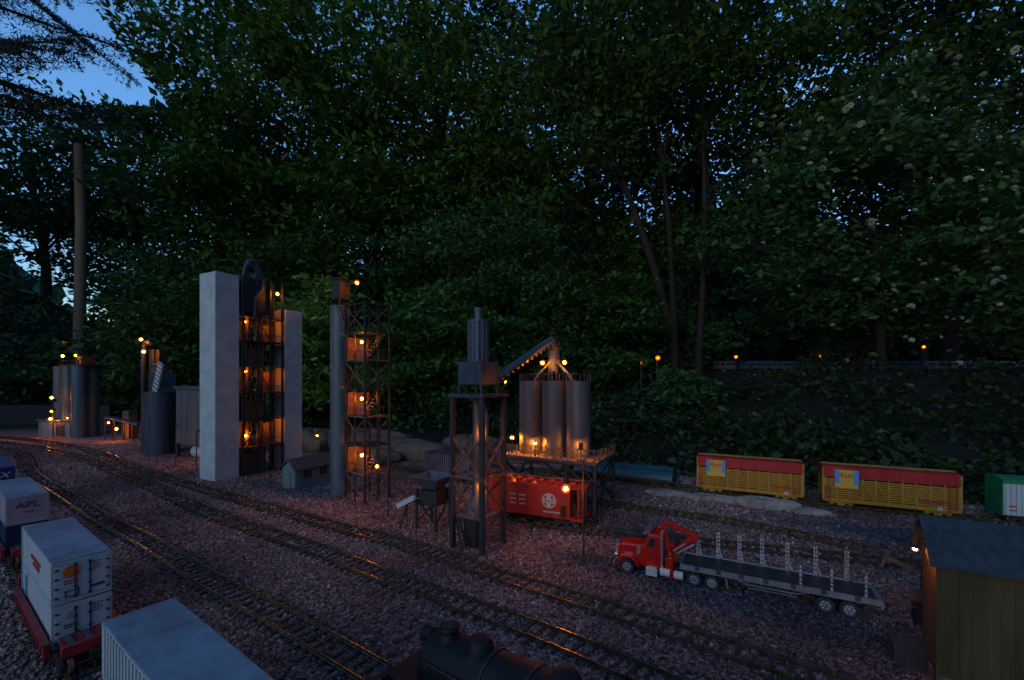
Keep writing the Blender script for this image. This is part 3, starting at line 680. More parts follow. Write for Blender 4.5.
b = MB(); b.tube([(.003, .05, .71), (.004, .055, .80), (.004, .085, .84), (.004, .09, .885)], .006, 10); b.build('down_pipe', M['steel_blue'], t)
b = MB(); n_ = 12
b.tube([(-.03, .02, .885), (-.03, .03, .935), (-.03, .045, .962), (-.03, .062, .966), (-.03, .078, .95), (-.03, .09, .915), (-.03, .1, .885)], [.008, .009, .012, .014, .014, .013, .012], 12); b.build('gooseneck_duct', M['steel_blue'], t)
b = MB(); b.box(-.06, -.02, .07, .11, .885, .91); b.cyl((-.04, .09), .012, .91, .925, 12); b.build('roof_fan', M['steel_blue'], t, bevel=.002)
b = MB(); b.bar((0, L_*.68, .83), (.012, L_-.035, .84), .003); b.build('lamp_bracket', M['steel_black'], t); bulb(t, (.014, L_-.033, .828), .0062)
# second concrete tower
sb = pt(eb, .004, .197)
t = empty('concrete_tower', sb, ANG, 'shorter grey concrete tower behind the gabled shed, right of the black elevator', 'tower')
MB().box(-.10, 0, 0, .092, -.01, .762).build('shaft', M['concrete'], t, bevel=.0015)
# small gabled shed
gb = P(295, 489.5); t = empty('gabled_shed', gb, ANG, 'small grey boarded shed with brown gable roof below the towers', 'shed')
b = MB(); b.sprism([(-.078, 0), (0, 0), (0, .078), (-.039, .108), (-.078, .078)], 0, .27); b.build('wall', M['shed_wall'], t, bevel=.0008)
b = MB(); b.sprism([(-.088, .0715), (-.039, .111), (.010, .0715), (.010, .0755), (-.039, .1155), (-.088, .0755)], -.008, .278); b.build('roof', M['roof_brown'], t)
for y in (.055, .13, .205):
    f_ = MB(); f_.box(-.001, .0025, y-.016, y+.016, .040, .062); f = f_.build('window', M['glass'], t)
    q = MB(); q.box(.0025, .004, y-.018, y+.018, .062, .065); q.box(.0025, .004, y-.018, y+.018, .037, .040); q.box(.0025, .004, y-.0015, y+.0015, .040, .062); q.build('frame', M['wood_dark'], f)
MB().box(-.055, -.025, -.003, .002, 0, .06).build('door', M['shed_wall'], t, bevel=.001)

# round silo and stair tower
rb_ = Vector((-.645, 1.655, 0))
t = empty('round_silo', rb_, ANG, 'single tall slim round grey silo with a dark head box, beside the stair tower', 'silo')
b = MB(); b.cyl((0, 0), .036, -.01, .702, 40); b.build('shell', M['silo_round'], t)
b = MB(); 
for z in (.702,): b.cyl((0, 0), .0375, z-.004, z+.002, 40)
b.build('top_ring', M['silo_round'], t)
b = MB()
for x in (-.022, .022):
    for y in (-.022, .022): b.cbox((x, y, .714), (.006, .006, .026))
b.build('head_leg', M['steel_black'], t)
b = MB(); b.box(-.024, .024, -.024, .024, .727, .80); b.box(-.027, .027, -.027, .027, .80, .806); b.build('head_house', M['steel_black'], t, bevel=.002)
b = MB(); b.tube([(.02, -.036, .70), (.045, -.036, .66), (.06, -.03, .62)], .006, 8); b.build('spout', M['steel_blue'], t)
b = MB(); b.bar((.03, 0, .775), (.09, -.005, .787), .003); b.build('lamp_bracket', M['steel_black'], t); bulb(t, (.092, -.006, .783), .0055)
sb2 = P(365, 504.5)
t = empty('stair_tower', sb2, -40, 'open black stair tower with lamps glowing on alternate landings', 'stair tower')
SW, SL = .128, .098; zs = [i*.0995 for i in range(8)]
b = MB()
for x in (-SW, 0):
    for y in (0, SL): b.cbox((x, y, .35), (.006, .006, .70))
b.build('frame', M['steel_black'], t)
b = MB(); b.cbox((-SW/2, 0, .35), (.004, .004, .70)); b.cbox((0, SL/2, .35), (.004, .004, .70)); b.cbox((-SW/2, SL, .35), (.004, .004, .70)); b.build('mid_post', M['steel_black'], t)
for i, z in enumerate(zs[1:], 1):
    b = MB(); b.box(-SW-.003, .003, -.003, SL+.003, z-.0035, z) if i % 2 == 0 or i == 7 else [b.bar(a, c, .005) for a, c in (((-SW, 0, z), (0, 0, z)), ((0, 0, z), (0, SL, z)), ((0, SL, z), (-SW, SL, z)), ((-SW, SL, z), (-SW, 0, z)))]
    if i in (1, 3, 5): b.box(-SW, -.02, .03, SL, z-.0035, z-.001)
    b.build('landing', M['deck'] if i in (1, 3, 5) else M['steel_black'], t)
for i in range(7):
    z0, z1 = zs[i]+.002, zs[i+1]-.005
    if i % 2 == 0:
        b = MB(); b.bar((-SW, 0, z0), (0, 0, z1), .003); b.bar((0, 0, z0), (-SW, 0, z1), .003); b.bar((0, 0, z0), (0, SL, z1), .0025); b.bar((0, SL, z0), (0, 0, z1), .0025); b.build('cross_brace', M['rust'], t)
    else:
        MB().box(-SW+.006, -SW+.066, .044, .048, z0, z1-.035).build('back_panel', M['panel'], t)
        MB().box(-SW+.006, -SW+.012, .004, SL-.01, z0, z1-.01).build('side_panel', M['panel'], t)
        b = MB()
        for s in range(9):
            f = s/8; b.cbox((-.02, .012+f*(SL-.03), z0+f*(z1-z0)), (.028, .009, .0018))
        b.bar((-.035, .01, z0), (-.035, SL-.015, z1), .0022); b.bar((-.005, .01, z0), (-.005, SL-.015, z1), .0022)
        b.bar((-.035, .01, z0+.025), (-.035, SL-.015, z1+.018), .0015); b.build('stair_flight', M['deck'], t)
        b = MB(); b.bar((0, 0, z0+.03), (0, SL, z0+.03), .0016); b.bar((-SW, 0, z0+.03), (0, 0, z0+.03), .0016)
        for q in range(1, 4): b.bar((0, SL*q/4, z0), (0, SL*q/4, z0+.03), .0014)
        for q in range(1, 5): b.bar((-SW*q/5, 0, z0), (-SW*q/5, 0, z0+.03), .0014)
        b.build('handrail', M['steel_black'], t)
        bulb(t, (-.04, .012, z0+.062), .0052)

# ------------------------------------------------------------------ far left: tube cluster, low building, fences
t = empty('tube_silos', (-3.22, 3.3, 0), ANG, 'cluster of four grey upright tubes under a lamp lit platform at the far left', 'silos')
for (px, Y_) in ((61, 3.55), (70, 3.36), (79.5, 3.22), (91, 3.3)):
    X_ = (px-512)/F*Y_; l = t.matrix_world
    v = Vector((X_+3.22, Y_-3.3)); x = v.x*UV.x+v.y*UV.y; y = v.x*NV.x+v.y*NV.y
    b = MB(); b.cyl((x, y), .046, -.01, .525, 32); b.cyl((x, y), .048, .515, .527, 32); b.build('tube', M['silo_round'], t)
b = MB(); b.box(-.26, .17, -.06, .14, .527, .537); b.build('platform', M['steel_black'], t)
b = MB()
for i in range(8): b.bar((-.26+.43*i/7, -.058, .537), (-.26+.43*i/7, -.058, .565), .003)
b.bar((-.26, -.058, .565), (.17, -.058, .565), .003); b.build('railing', M['steel_black'], t)
b = MB(); b.box(-.12, -.02, 0, .08, .537, .60); b.build('head_house', M['steel_black'], t, bevel=.002)
bulb(t, (-.15, -.065, .60), .008, BULB); bulb(t, (.08, -.065, .60), .007, BULB_DIM)
b = MB(); b.bar((-.15, -.058, .56), (-.15, -.065, .60), .003); b.bar((.08, -.058, .56), (.08, -.065, .60), .003); b.build('lamp_bracket', M['steel_black'], t)
lb = P(70, 437.0); t = empty('flat_roofed_hut', lb, -10, 'low flat roofed grey hut left of the tube cluster with lamps on a mast', 'hut')
b = MB(); b.box(-.29, 0, 0, .18, -.005, .115); b.build('wall', M['shed_wall'], t)
b = MB(); b.box(-.30, .01, -.012, .19, .115, .124); b.build('roof', M['steel_grey'], t)
MB().box(-.12, -.05, -.004, .001, 0, .09).build('door', M['wood_dark'], t)
b = MB(); b.tube([(-.125, -.02, 0), (-.125, -.02, .31)], .004, 8); b.cbox((-.125, -.02, .27), (.03, .03, .02)); b.cbox((-.125, -.02, .2), (.02, .02, .015)); b.build('mast', M['steel_black'], t)
bulb(t, (-.125, -.03, .29), .008); bulb(t, (-.125, -.03, .19), .006, BULB_DIM); bulb(t, (-.13, -.035, .135), .008); bulb(t, (-.012, -.01, .14), .004, BULB_DIM)
def fence(p0, p1, h, label, n, name='rail_fence', base=None):
    p0 = Vector(p0); p1 = Vector(p1); t = empty(name, p0, 0, label, 'fence'); d = p1-p0
    for i in range(n+1):
        q = d*i/n; zz = hz(p0.x+q.x, p0.y+q.y)-p0.z; MB().cbox((q.x, q.y, zz+h/2-.02), (.03, .03, h+.04)).build('post', M['fence'], t)
    z1 = hz(p1.x, p1.y)-p0.z
    for k in (.45, .75, .98):
        b = MB(); b.bar((0, 0, h*k), (d.x, d.y, z1+h*k), .012, .03); b.build('rail', M['fence'], t)
fence((-7.5, 4.6, 0), (-2.4, 4.75, 0), .36, 'dark post and rail fence behind the far left buildings', 7)
b = MB(); b.box(-5.6, -3.75, 0, .08, -.02, .18); o = b.build('low_wall', M['fence']); o.location = (0, 4.1, 0); tag(o, 'low grey garden wall at the far left edge behind the hut', 'wall')

# ------------------------------------------------------------------ drum plant and tank on legs
db = Vector((-2.03, 2.55, 0)); t = empty('drum_plant', db, ANG, 'dark drum plant with white ladder chute and bent pipe, left of the tank', 'plant')
b = MB(); b.cyl((0, 0), .084, -.005, .35, 40); b.build('drum', M['steel_blue'], t)
b = MB(); b.tube([(0, 0, .35), (0, 0, .356)], .088, 36); b.sprism([(-.03, .356), (.08, .356), (.03, .46), (-.03, .46)], -.05, .05); b.build('hood', M['steel_blue'], t)
b = MB(); b.box(-.05, .02, -.03, .03, .45, .51); b.box(-.056, .026, -.036, .036, .51, .516); b.build('head_box', M['steel_blue'], t, bevel=.002)
b = MB(); b.box(-.04, .0, -.012, .012, .516, .60); b.build('stack', M['steel_black'], t)
M0 = Matrix.Translation((.075, -.05, .44)) @ Matrix.Rotation(R(24), 4, 'Y')
b = MB(); b.box(-.026, .026, -.004, .004, -.095, .085, M0); ch = b.build('chute', M['white'], t)
b = MB()
for i in range(8): b.box(-.027, .027, -.0065, -.0045, -.09+.024*i, -.085+.024*i, M0)
b.build('rung', M['steel_black'], t)
b = MB(); b.tube([(-.12, -.04, -.005), (-.12, -.04, .60), (-.105, -.04, .635), (-.07, -.04, .645), (-.035, -.04, .63)], .011, 12); b.build('bent_pipe', M['steel_blue'], t)
b = MB(); b.box(-.1, -.05, -.02, .05, 0, .6); b.build('casing', M['steel_black'], t, bevel=.002)
bulb(t, (-.06, -.075, .655), .0072); bulb(t, (-.03, -.075, .585), .0072)
b = MB(); b.bar((-.06, -.04, .64), (-.06, -.075, .66), .003); b.bar((-.03, -.03, .59), (-.03, -.075, .59), .003); b.build('lamp_bracket', M['steel_black'], t)
tb = Vector((-1.615, 2.3, 0)); TW = .27
t = empty('tank_on_legs', tb, ANG, 'boxy streaked tank raised on legs just left of the tall concrete tower', 'tank')
b = MB(); b.box(-TW, .0, 0, .16, .075, .375); b.build('tank', M['tank_grey'], t, bevel=.002)
b = MB(); b.box(-TW-.01, .01, -.01, .17, .375, .39); b.build('lid', M['steel_grey'], t)
for x in (-TW+.008, -.008):
    for y in (.008, .152): MB().cbox((x, y, .033), (.014, .014, .084)).build('leg', M['steel_black'], t)
b = MB(); b.tube([(-.15, .05, .035), (-.04, .05, .035)], .034, 20); b.sphere((-.15, .05, .035), .034, 16, 8); b.sphere((-.04, .05, .035), .034, 16, 8); b.build('pressure_tank', M['tankwhite'], t)
lamp_post('lamp tucked between the tank on legs and the concrete tower', (-1.53, 2.19, 0), .15, (-.004, .0), .02, rb=.006)
# low conveyor table with lamps
cb_ = P(105, 436); t = empty('low_conveyor', P(108, 440), -14, 'low slanting conveyor on thin legs left of the drum plant with two lamps', 'conveyor')
b = MB(); b.bar((0, 0, .16), (.27, .02, .115), .05, .012); b.build('belt', M['steel_grey'], t)
for x in (.0, .09, .18, .26):
    b = MB(); b.bar((x, -.02, -.005), (x, -.02, .16-.045*x/.27), .005); b.bar((x, .03, -.005), (x, .03, .16-.045*x/.27), .005); b.build('leg', M['steel_black'], t)
b = MB(); b.box(.06, .12, .05, .11, 0, .2); b.build('drive_box', M['rust'], t)
bulb(t, (.05, -.03, .125), .0055, BULB_DIM); bulb(t, (.13, -.035, .085), .0068)
b = MB(); b.bar((.05, -.02, .14), (.05, -.03, .128), .002); b.bar((.13, -.02, .12), (.13, -.035, .09), .002); b.build('lamp_bracket', M['steel_black'], t)

# ------------------------------------------------------------------ filter tower (timber/steel trestle)
fb = P(482.5, 557); FA = -33
t = empty('filter_tower', fb, FA, 'square trestle tower carrying a ribbed filter and small chimney, in front of the silos', 'tower')
S = .104; H_ = .392
b = None
for x in (-S+.005, -.005):
    for y in (.005, S-.005): MB().cbox((x, y, H_/2-.005), (.0115, .0115, H_)).build('leg', M['wood_dark'], t, bevel=.0008)
b = MB(); b.box(-S-.006, .006, -.006, S+.006, H_-.006, H_+.002); b.build('deck', M['steel_blue'], t, bevel=.0008)
faces = [((-S, .002), (0, .002)), ((-.002, 0), (-.002, S)), ((0, S-.002), (-S, S-.002)), ((-S+.002, S), (-S+.002, 0))]
for (a, c) in faces:
    b = MB()
    for z0, z1 in ((.08, .18), (.19, .29)): b.bar((*a, z1), (*c, z0), .005) if z0 < .1 else (b.bar((*a, z0), (*c, z1), .005), b.bar((*a, z1), (*c, z0), .005))
    b.bar((*a, .185), (*c, .185), .006); b.build('cross_brace', M['rust'], t)
b = MB(); b.box(-S+.01, -.01, .01, S-.01, .08, .086); b.build('inner_floor', M['deck'], t); b = MB(); b.box(-S+.02, -.02, .045, S-.015, .186, .192); b.build('inner_floor', M['deck'], t)
b = MB(); b.tube([(-.06, .055, .0), (-.06, .055, .39)], .009, 12); b.tube([(-.035, .062, .086), (-.035, .062, .34), (-.05, .05, .39)], .007, 12); b.tube([(-.06, .055, .086), (-.06, .055, .13)], [.03, .012], 14); b.build('inner_pipe', M['steel_grey'], t)
b = MB(); b.box(-.085, -.045, .03, .075, 0, .07); b.build('machine_box', M['steel_black'], t, bevel=.002)
b = MB(); b.bar((-.095, .01, .08), (-.07, .01, 0), .003); b.bar((-.083, .01, .08), (-.058, .01, 0), .003)
for i in range(7): q = i/7; b.bar((-.095+.025*q, .01, .08-.08*q), (-.083+.025*q, .01, .08-.08*q), .002)
b.build('ladder', M['steel_black'], t)
bulb(t, (-.038, .043, .15), .0036, BULB_DIM); bulb(t, (-.036, .043, .29), .0036, BULB_DIM)
b = MB()
c0 = .052
for x in (-c0-.035, -c0+.035):
    for y in (c0-.035, c0+.035): b.cbox((x, y, .435), (.0045, .0045, .084))
b.build('hopper_leg', M['steel_blue'], t)
b = MB(); b.box(-c0-.036, -c0+.036, c0-.036, c0+.036, .418, .477); b.build('hopper_box', M['steel_blue'], t, bevel=.001)
b = MB(); n_ = 14; prof = []
b.tube([(-c0, c0, .477), (-c0, c0, .582)], .0255, 14); b.tube([(-c0, c0, .578), (-c0, c0, .584)], .028, 14)
for i in range(14):
    a = 2*math.pi*i/14; b.cbox((-c0+.0262*math.cos(a), c0+.0262*math.sin(a), .53), (.003, .003, .1))
b.build('filter_drum', M['steel_grey'], t, smooth=False)
b = MB(); b.cyl((-c0, c0), .0095, .584, .617, 18); b.cyl((-c0, c0), .0105, .609, .612, 18); b.build('chimney', M['steel_grey'], t)
bulb(t, (.02, .07, .425), .0024, BULB_DIM); b = MB(); b.bar((.0, .065, H_), (.02, .07, .42), .002); b.build('lamp_bracket', M['steel_black'], t)

# hopper on trestle with chute
hb = P(425, 531); t = empty('loading_hopper', hb, -28, 'small open hopper on a trestle with a bright side chute, left of the trestle tower', 'hopper')
b = MB(); z0, z1 = .115, .15
vs = [(-.022, .018, z0), (.022, .018, z0), (.022, .06, z0), (-.022, .06, z0), (-.052, -.008, z1), (.048, -.008, z1), (.048, .085, z1), (-.052, .085, z1)]
b._add(vs, [(0, 1, 5, 4), (1, 2, 6, 5), (2, 3, 7, 6), (3, 0, 4, 7), (3, 2, 1, 0)])
o = b.build('hopper_bin', M['steel_grey'], t, smooth=False); so_ = o.modifiers.new('solid', 'SOLIDIFY'); so_.thickness = .003
b = MB(); b.box(-.03, .03, .005, .07, .07, .112); b.build('feeder_box', M['steel_black'], t)
for x in (-.032, .036):
    for y in (.002, .07): b = MB(); b.cbox((x, y, .057), (.006, .006, .122)); b.build('leg', M['wood_dark'], t)
b = MB(); b.bar((-.032, .002, .02), (.036, .002, .09), .004); b.bar((-.032, .002, .09), (.036, .002, .02), .004); b.bar((.036, .002, .02), (.036, .07, .09), .004); b.build('cross_brace', M['wood_dark'], t)
Mx = Matrix.Translation((-.055, .0, .075)) @ Matrix.Rotation(R(-28), 4, 'Y')
b = MB(); b.box(-.035, .035, -.018, .018, -.002, .001, Mx); b.box(-.035, .035, -.02, -.017, -.002, .012, Mx); b.box(-.035, .035, .017, .02, -.002, .012, Mx); b.build('chute', M['whiteprint'], t)
b = MB(); b.bar((-.08, -.015, 0), (-.065, .0, .07), .004); b.bar((-.05, -.02, 0), (-.065, .0, .07), .004); b.build('chute_leg', M['wood_dark'], t)

# ------------------------------------------------------------------ silo platform
N0 = Vector((.245, 1.30, 0)); DZ = .186
t = empty('silo_platform', N0, ANG, 'raised steel platform with railings under the three silos', 'platform')
b = MB(); b.box(-.315, .008, -.008, .21, DZ-.008, DZ); b.build('deck', M['deck'], t, bevel=.0008)
for x in (-.305, -.105, 0):
    for y in (0, .2):
        if y == 0 and x == -.105: continue
        MB().cbox((x, y, DZ/2-.01), (.009, .009, DZ)).build('leg', M['steel_black'], t)
b = MB()
for (a, c) in (((-.305, .2), (-.105, .2)), ((-.105, .2), (0, .2)), ((0, 0), (0, .2)), ((-.305, 0), (-.305, .2))):
    b.bar((*a, .03), (*c, DZ-.02), .005); b.bar((*a, DZ-.02), (*c, .03), .005); b.bar((*a, .105), (*c, .105), .004)
b.bar((-.305, 0, DZ-.012), (0, 0, DZ-.012), .007); b.bar((-.10, 0, DZ-.012), (-.04, 0, DZ-.06), .004); b.bar((0, 0, DZ-.06), (-.05, 0, DZ-.012), .004)
b.build('cross_brace', M['steel_black'], t)
b = MB()
for i in range(13): b.bar((-.31+.0258*i, -.006, DZ), (-.31+.0258*i, -.006, DZ+.034), .0026)
for i in range(1, 9): b.bar((.006, .0258*i-.006, DZ), (.006, .0258*i-.006, DZ+.034), .0026)
for z in (.018, .034): b.bar((-.31, -.006, DZ+z), (.006, -.006, DZ+z), .0022); b.bar((.006, -.006, DZ+z), (.006, .205, DZ+z), .0022)
b.build('railing', M['rust'], t)
b = MB(); b.tube([(-.11, .07, DZ-.008), (-.11, .07, .13)], [.028, .012], 14); b.build('discharge_cone', M['steel_black'], t)
for i, (x, lab) in enumerate(((-.0755, 'right silo'), (-.158, 'middle'), (-.241, 'left'))): pass
SILO = [(-.0765, 'rightmost of the three grey silos on the platform'), (-.159, 'middle one of the three grey silos on the platform'), (-.2415, 'leftmost of the three grey silos on the platform')]
pb = pt(N0, -.159, .07)
for x, lab in SILO:
    p = pt(N0, x, .07); p.z = DZ; s = empty('grain_silo', p, ANG, lab, 'silo', 'three silos on the platform')
    b = MB(); b.cyl((0, 0), .0398, .0005, .238, 48)
    b.build('shell', M['silo'], s)
    b = MB(); b.cyl((0, 0), .0402, .234, .2395, 48); b.build('top_ring', M['silo'], s)
    b = MB()
    for k in range(18):
        a = 2*math.pi*k/18; b.bar((.039*math.cos(a), .039*math.sin(a), .2395), (.039*math.cos(a), .039*math.sin(a), .262), .0014)
    b.tube([(.039*math.cos(2*math.pi*k/24), .039*math.sin(2*math.pi*k/24), .262) for k in range(25)], .001, 5); b.build('railing', M['steel_black'], s)
# elevator leg on silo tops and conveyor
hp = pt(N0, -.159, .07); hp.z = DZ+.24
t = empty('conveyor_bridge', hp, ANG, 'sloping belt conveyor from the trestle tower up to a head frame above the silos', 'conveyor')
b = MB()
for x in (-.012, .012):
    for y in (-.012, .012): b.cbox((x, y, .065), (.004, .004, .13))
b.build('head_frame', M['steel_blue'], t)
b = MB(); b.box(-.013, .013, -.013, .013, .03, .10); b.build('distributor', M['steel_grey'], t)
for s in (-1, 1):
    b = MB(); b.tube([(s*.012, -.004, .06), (s*.05, -.006, .022), (s*.066, -.006, .0)], .0055, 12); b.build('spout', M['steel_grey'], t)
e1 = D(551, 340, 1.40) ; e0 = D(497, 377, 1.17)
inv = (Matrix.Translation(hp) @ Matrix.Rotation(R(ANG), 4, 'Z')).inverted()
q1 = inv @ (e1 + (e1-e0)*.02); q0 = inv @ e0
b = MB(); b.tube([q0, q1], .0105, 6); b.build('belt_housing', M['steel_grey'], t, smooth=False)
b = MB(); dv = (q1-q0)
for k in range(13): p = q0 + dv*k/12 - Vector((0, 0, .014)); b.cbox(p, (.004, .014, .008))
b.build('roller_bracket', M['alu'], t)
b = MB(); b.tube([q1+Vector((0, 0, .002)), q1+Vector((.008, .006, -.02)), (.006, 0, .10)], .008, 10); b.build('head_elbow', M['steel_blue'], t)
for s, x in ((-1, -.028), (1, .048)):
    bulb(t, (x, -.03, .058), .0052); 
b = MB(); b.bar((-.012, -.012, .064), (-.028, -.03, .064), .002); b.bar((.012, -.012, .064), (.048, -.03, .064), .002); b.build('lamp_bracket', M['steel_black'], t)
# small lamps on the deck
for (x, y, h, lab, mm, r_) in ((-.292, .028, .05, 'small deck lamp at the left end of the silo platform', BULB_HOT, .0055), (-.20, .012, .04, 'small deck lamp before the left and middle silos', BULB_HOT, .0046), (-.045, .004, .043, 'hooded deck lamp before the rightmost silo', BULB_HOT, .0042)):
    p = pt(N0, x, y); p.z = DZ
    lp_ = lamp_post(lab, p, h+.012, (0, .008), .012, rp=.0014, group='deck lamps on the silo platform', m=mm, rb=r_)
    if 'hooded' in lab: MB().box(-.007, .007, -.001, .001, h-.012, h+.012).build('hood', M['steel_black'], lp_)

# ------------------------------------------------------------------ rolling stock
def bogie(parent, x, wy=.0, name='bogie', c='steel_black', z=0.0, wb=.026):
    b = MB()
    for s in (-1, 1):
        b.cbox((x, s*.033, RAILTOP+.012), (.05, .004, .007)); b.cbox((x, s*.033, RAILTOP+.007), (.02, .005, .01))
        for q in (-1, 1): b.cbox((x+q*wb, s*.033, RAILTOP+.0095), (.009, .006, .009))
    b.cbox((x, 0, RAILTOP+.012), (.014, .064, .007)); o = b.build(name, M[c], parent)
    b = MB()
    for q in (-1, 1):
        for s in (-1, 1): b.disc((x+q*wb, s*.0245, RAILTOP+.0085), .0105, (0, 1, 0), .005, 18)
        b.tube([(x+q*wb, -.024, RAILTOP+.0085), (x+q*wb, .024, RAILTOP+.0085)], .002, 8)
    b.build('wheelset', M['rust'], o)
def coupler(parent, x, d):
    b = MB(); b.cbox((x+d*.008, 0, RAILTOP+.018), (.018, .006, .006)); b.cbox((x+d*.018, .001, RAILTOP+.018), (.006, .010, .009)); b.build('coupler', M['steel_black'], parent)
def ladder(b, x0, x1, y, z0, z1, n):
    b.bar((x0, y, z0), (x0, y, z1), .0016); b.bar((x1, y, z0), (x1, y, z1), .0016)
    for i in range(n): z = z0+(z1-z0)*(i+.5)/n; b.bar((x0, y, z), (x1, y, z), .0014)
def text(s, parent, loc, size, m, rot=(90, 0, 0), ext=.0003, shear=0, sx=1.0, name='lettering', align='CENTER', space=1.0):
    c = bpy.data.curves.new('t', 'FONT'); c.body = s; c.size = size; c.extrude = ext; c.align_x = align; c.align_y = 'CENTER'; c.shear = shear; c.space_character = space; c.resolution_u = 3
    o = bpy.data.objects.new('t', c); COL.objects.link(o); bpy.context.view_layer.update()
    me = bpy.data.meshes.new_from_object(o); bpy.data.objects.remove(o); me.materials.clear(); me.materials.append(m)
    q = bpy.data.objects.new(name, me); COL.objects.link(q); q.parent = parent; q.location = loc; q.rotation_euler = tuple(R(a) for a in rot); q.scale = (sx, 1, 1); return q
def stock_car(c, deg, L, label):
    t = empty('stock_car', c, deg, label, 'stock car', 'yellow and red stock cars'); Wd = .088; z0, z1 = .027, .142; h = L/2; y = -Wd/2
    MB().box(-h+.002, h-.002, y+.003, -y-.003, z0, z1-.004).build('body', M['boxdark'], t)
    b = MB(); n = 9; zz = z0+.012
    for i in range(n):
        z = zz + i*.0070
        for s in (-1, 1): b.box(-h+.003, h-.003, s*Wd/2-.0015, s*Wd/2+.0015, z, z+.0046)
    for s in (-1, 1): b.box(-h, h, s*Wd/2-.002, s*Wd/2+.0022, z0-.003, z0+.009)
    for e in (-h, h):
        for i in range(n): b.box(e-.0015, e+.0015, y+.002, -y-.002, zz+i*.007, zz+i*.007+.0046)
    b.build('slat_wall', M['yellow'], t)
    b = MB()
    for s in (-1, 1): b.box(-h, h, s*Wd/2-.002, s*Wd/2+.0015, z0+.078, z1-.003)
    for e in (-h, h): b.box(e-.0018, e+.0018, y+.002, -y-.002, z0+.078, z1-.003)
    b.build('upper_panel', M['boxred'], t)
    b = MB()   # posts and diagonals
    for s in (-1, 1):
        yy = s*(Wd/2+.0032)
        for i in range(11):
            x = -h+.004+(L-.008)*i/10; b.box(x-.0018, x+.0018, yy-.001, yy+.001, z0, z0+.078)
        for i in (3, 4, 6, 7, 8):
            x = -h+.004+(L-.008)*i/10; x2 = x+(L-.008)/10; dd_ = 1 if i < 5 else -1
            b.bar((x, yy, z0+(.075 if dd_ > 0 else .01)), (x2, yy, z0+(.01 if dd_ > 0 else .075)), .0026, .0026)
    b.box(h-.003, h+.003, y-.002, y+.004, z0, z1-.004); b.box(h-.003, h+.003, -y-.004, -y+.002, z0, z1-.004); b.box(-h-.003, -h+.003, y-.002, y+.004, z0, z1-.004)
    b.build('side_post', M['yellow_trim'], t)
    b = MB(); b.prism([(y-.003, z1-.004), (-y+.003, z1-.004), (-y+.003, z1-.002), (0, z1+.001), (y-.003, z1-.002)], -h-.003, h+.003); b.build('roof', M['boxred'], t)
    b = MB(); b.box(-h, h, -.012, .012, z1+.001, z1+.003); b.build('roof_walk', M['yellow_trim'], t)
    x0 = -h+.03; x1 = x0+.064; yy = y-.0035
    MB().box(x0+.001, x1, yy-.0012, yy, z0+.045, z0+.104).build('sign_panel', M['sign_yellow'], t)
    b = MB(); b.box(x0, x0+.013, yy-.0022, yy-.0014, z0+.06, z0+.103); b.box(x1-.012, x1+.001, yy-.0022, yy-.0014, z0+.058, z0+.102); b.build('sign_square', M['skyblue'], t)
    text('Rath', t, ((x0+x1)/2, yy-.0022, z0+.086), .024, M['redprint'], shear=.2, sx=.85)
    b = MB(); xx = h-.1
    for i in range(14): b.box(xx+i*.0048, xx+i*.0048+.0036, yy-.0014, yy-.0004, z0+.022, z0+.030)
    b.build('lettering', M['redprint'], t)
    MB().box(h-.055, h-.043, yy-.0014, yy-.0004, z0+.002, z0+.012).build('data_plate', M['whiteprint'], t)
    b = MB(); ladder(b, h-.028, h-.012, yy-.003, z0, z1-.006, 8); ladder(b, -h+.004, -h+.016, yy-.003, z0, z0+.05, 4); b.build('ladder', M['boxred'], t)
    bogie(t, -h+.05, c='yellow_trim'); bogie(t, h-.05, c='yellow_trim'); coupler(t, -h, -1); coupler(t, h, 1)
    b = MB(); b.box(-h+.09, h-.09, -.01, .01, RAILTOP+.008, z0); b.box(-.05, .05, -.03, .03, z0-.008, z0); b.build('underframe', M['steel_black'], t)
def on_track(key, X_):
    l_ = TRACKS[key]; i = min(range(1, len(l_)-1), key=lambda k: abs(l_[k].x - X_) + (0 if l_[k].y > 0 else 9)); d = l_[min(i+14, len(l_)-1)] - l_[max(i-14, 0)]
    return Vector((l_[i].x, l_[i].y, 0)), math.degrees(math.atan2(d.y, d.x))
p, a = on_track('back', .875); stock_car(p, a, .335, 'yellow slatted stock car with red top, left one beside the pale rocks')
p, a = on_track('back', 1.222); stock_car(p, a, .345, 'yellow slatted stock car with red top, right one next to the pale green roofed car')
# reefer
p, a = on_track('back', 1.63); L = .35; t = empty('refrigerator_car', p, a, 'pale boxcar with green roof and end at the right edge behind the ochre shed', 'boxcar'); h = L/2
MB().box(-h, h, -.044, .044, .03, .126).build('body', M['reefer'], t, bevel=.001)
b = MB(); b.prism([(-.047, .124), (.047, .124), (.047, .134), (0, .143), (-.047, .134)], -h-.003, h+.003); b.build('roof', M['green'], t)
MB().box(-h-.0035, -h-.0005, -.0445, .0445, .028, .124).build('end_wall', M['green'], t)
b = MB(); [b.box(-h+.004+i*.0115, -h+.0046+i*.0115, -.0448, -.0438, .032, .123) for i in range(30)]; b.build('board_joint', M['steel_grey'], t)
b = MB(); b.box(-h+.012, -h+.028, -.0455, -.0445, .055, .059); b.box(-h+.012, -h+.028, -.0455, -.0445, .044, .047); b.box(-.1, -.06, -.0455, -.0445, .083, .088); b.box(-.1, -.07, -.0455, -.0445, .073, .078); b.build('lettering', M['redprint'], t)
bogie(t, -h+.05); bogie(t, h-.05); coupler(t, -h, -1); b = MB(); b.box(-h+.02, h-.02, -.03, .03, .022, .03); b.build('underframe', M['steel_black'], t)
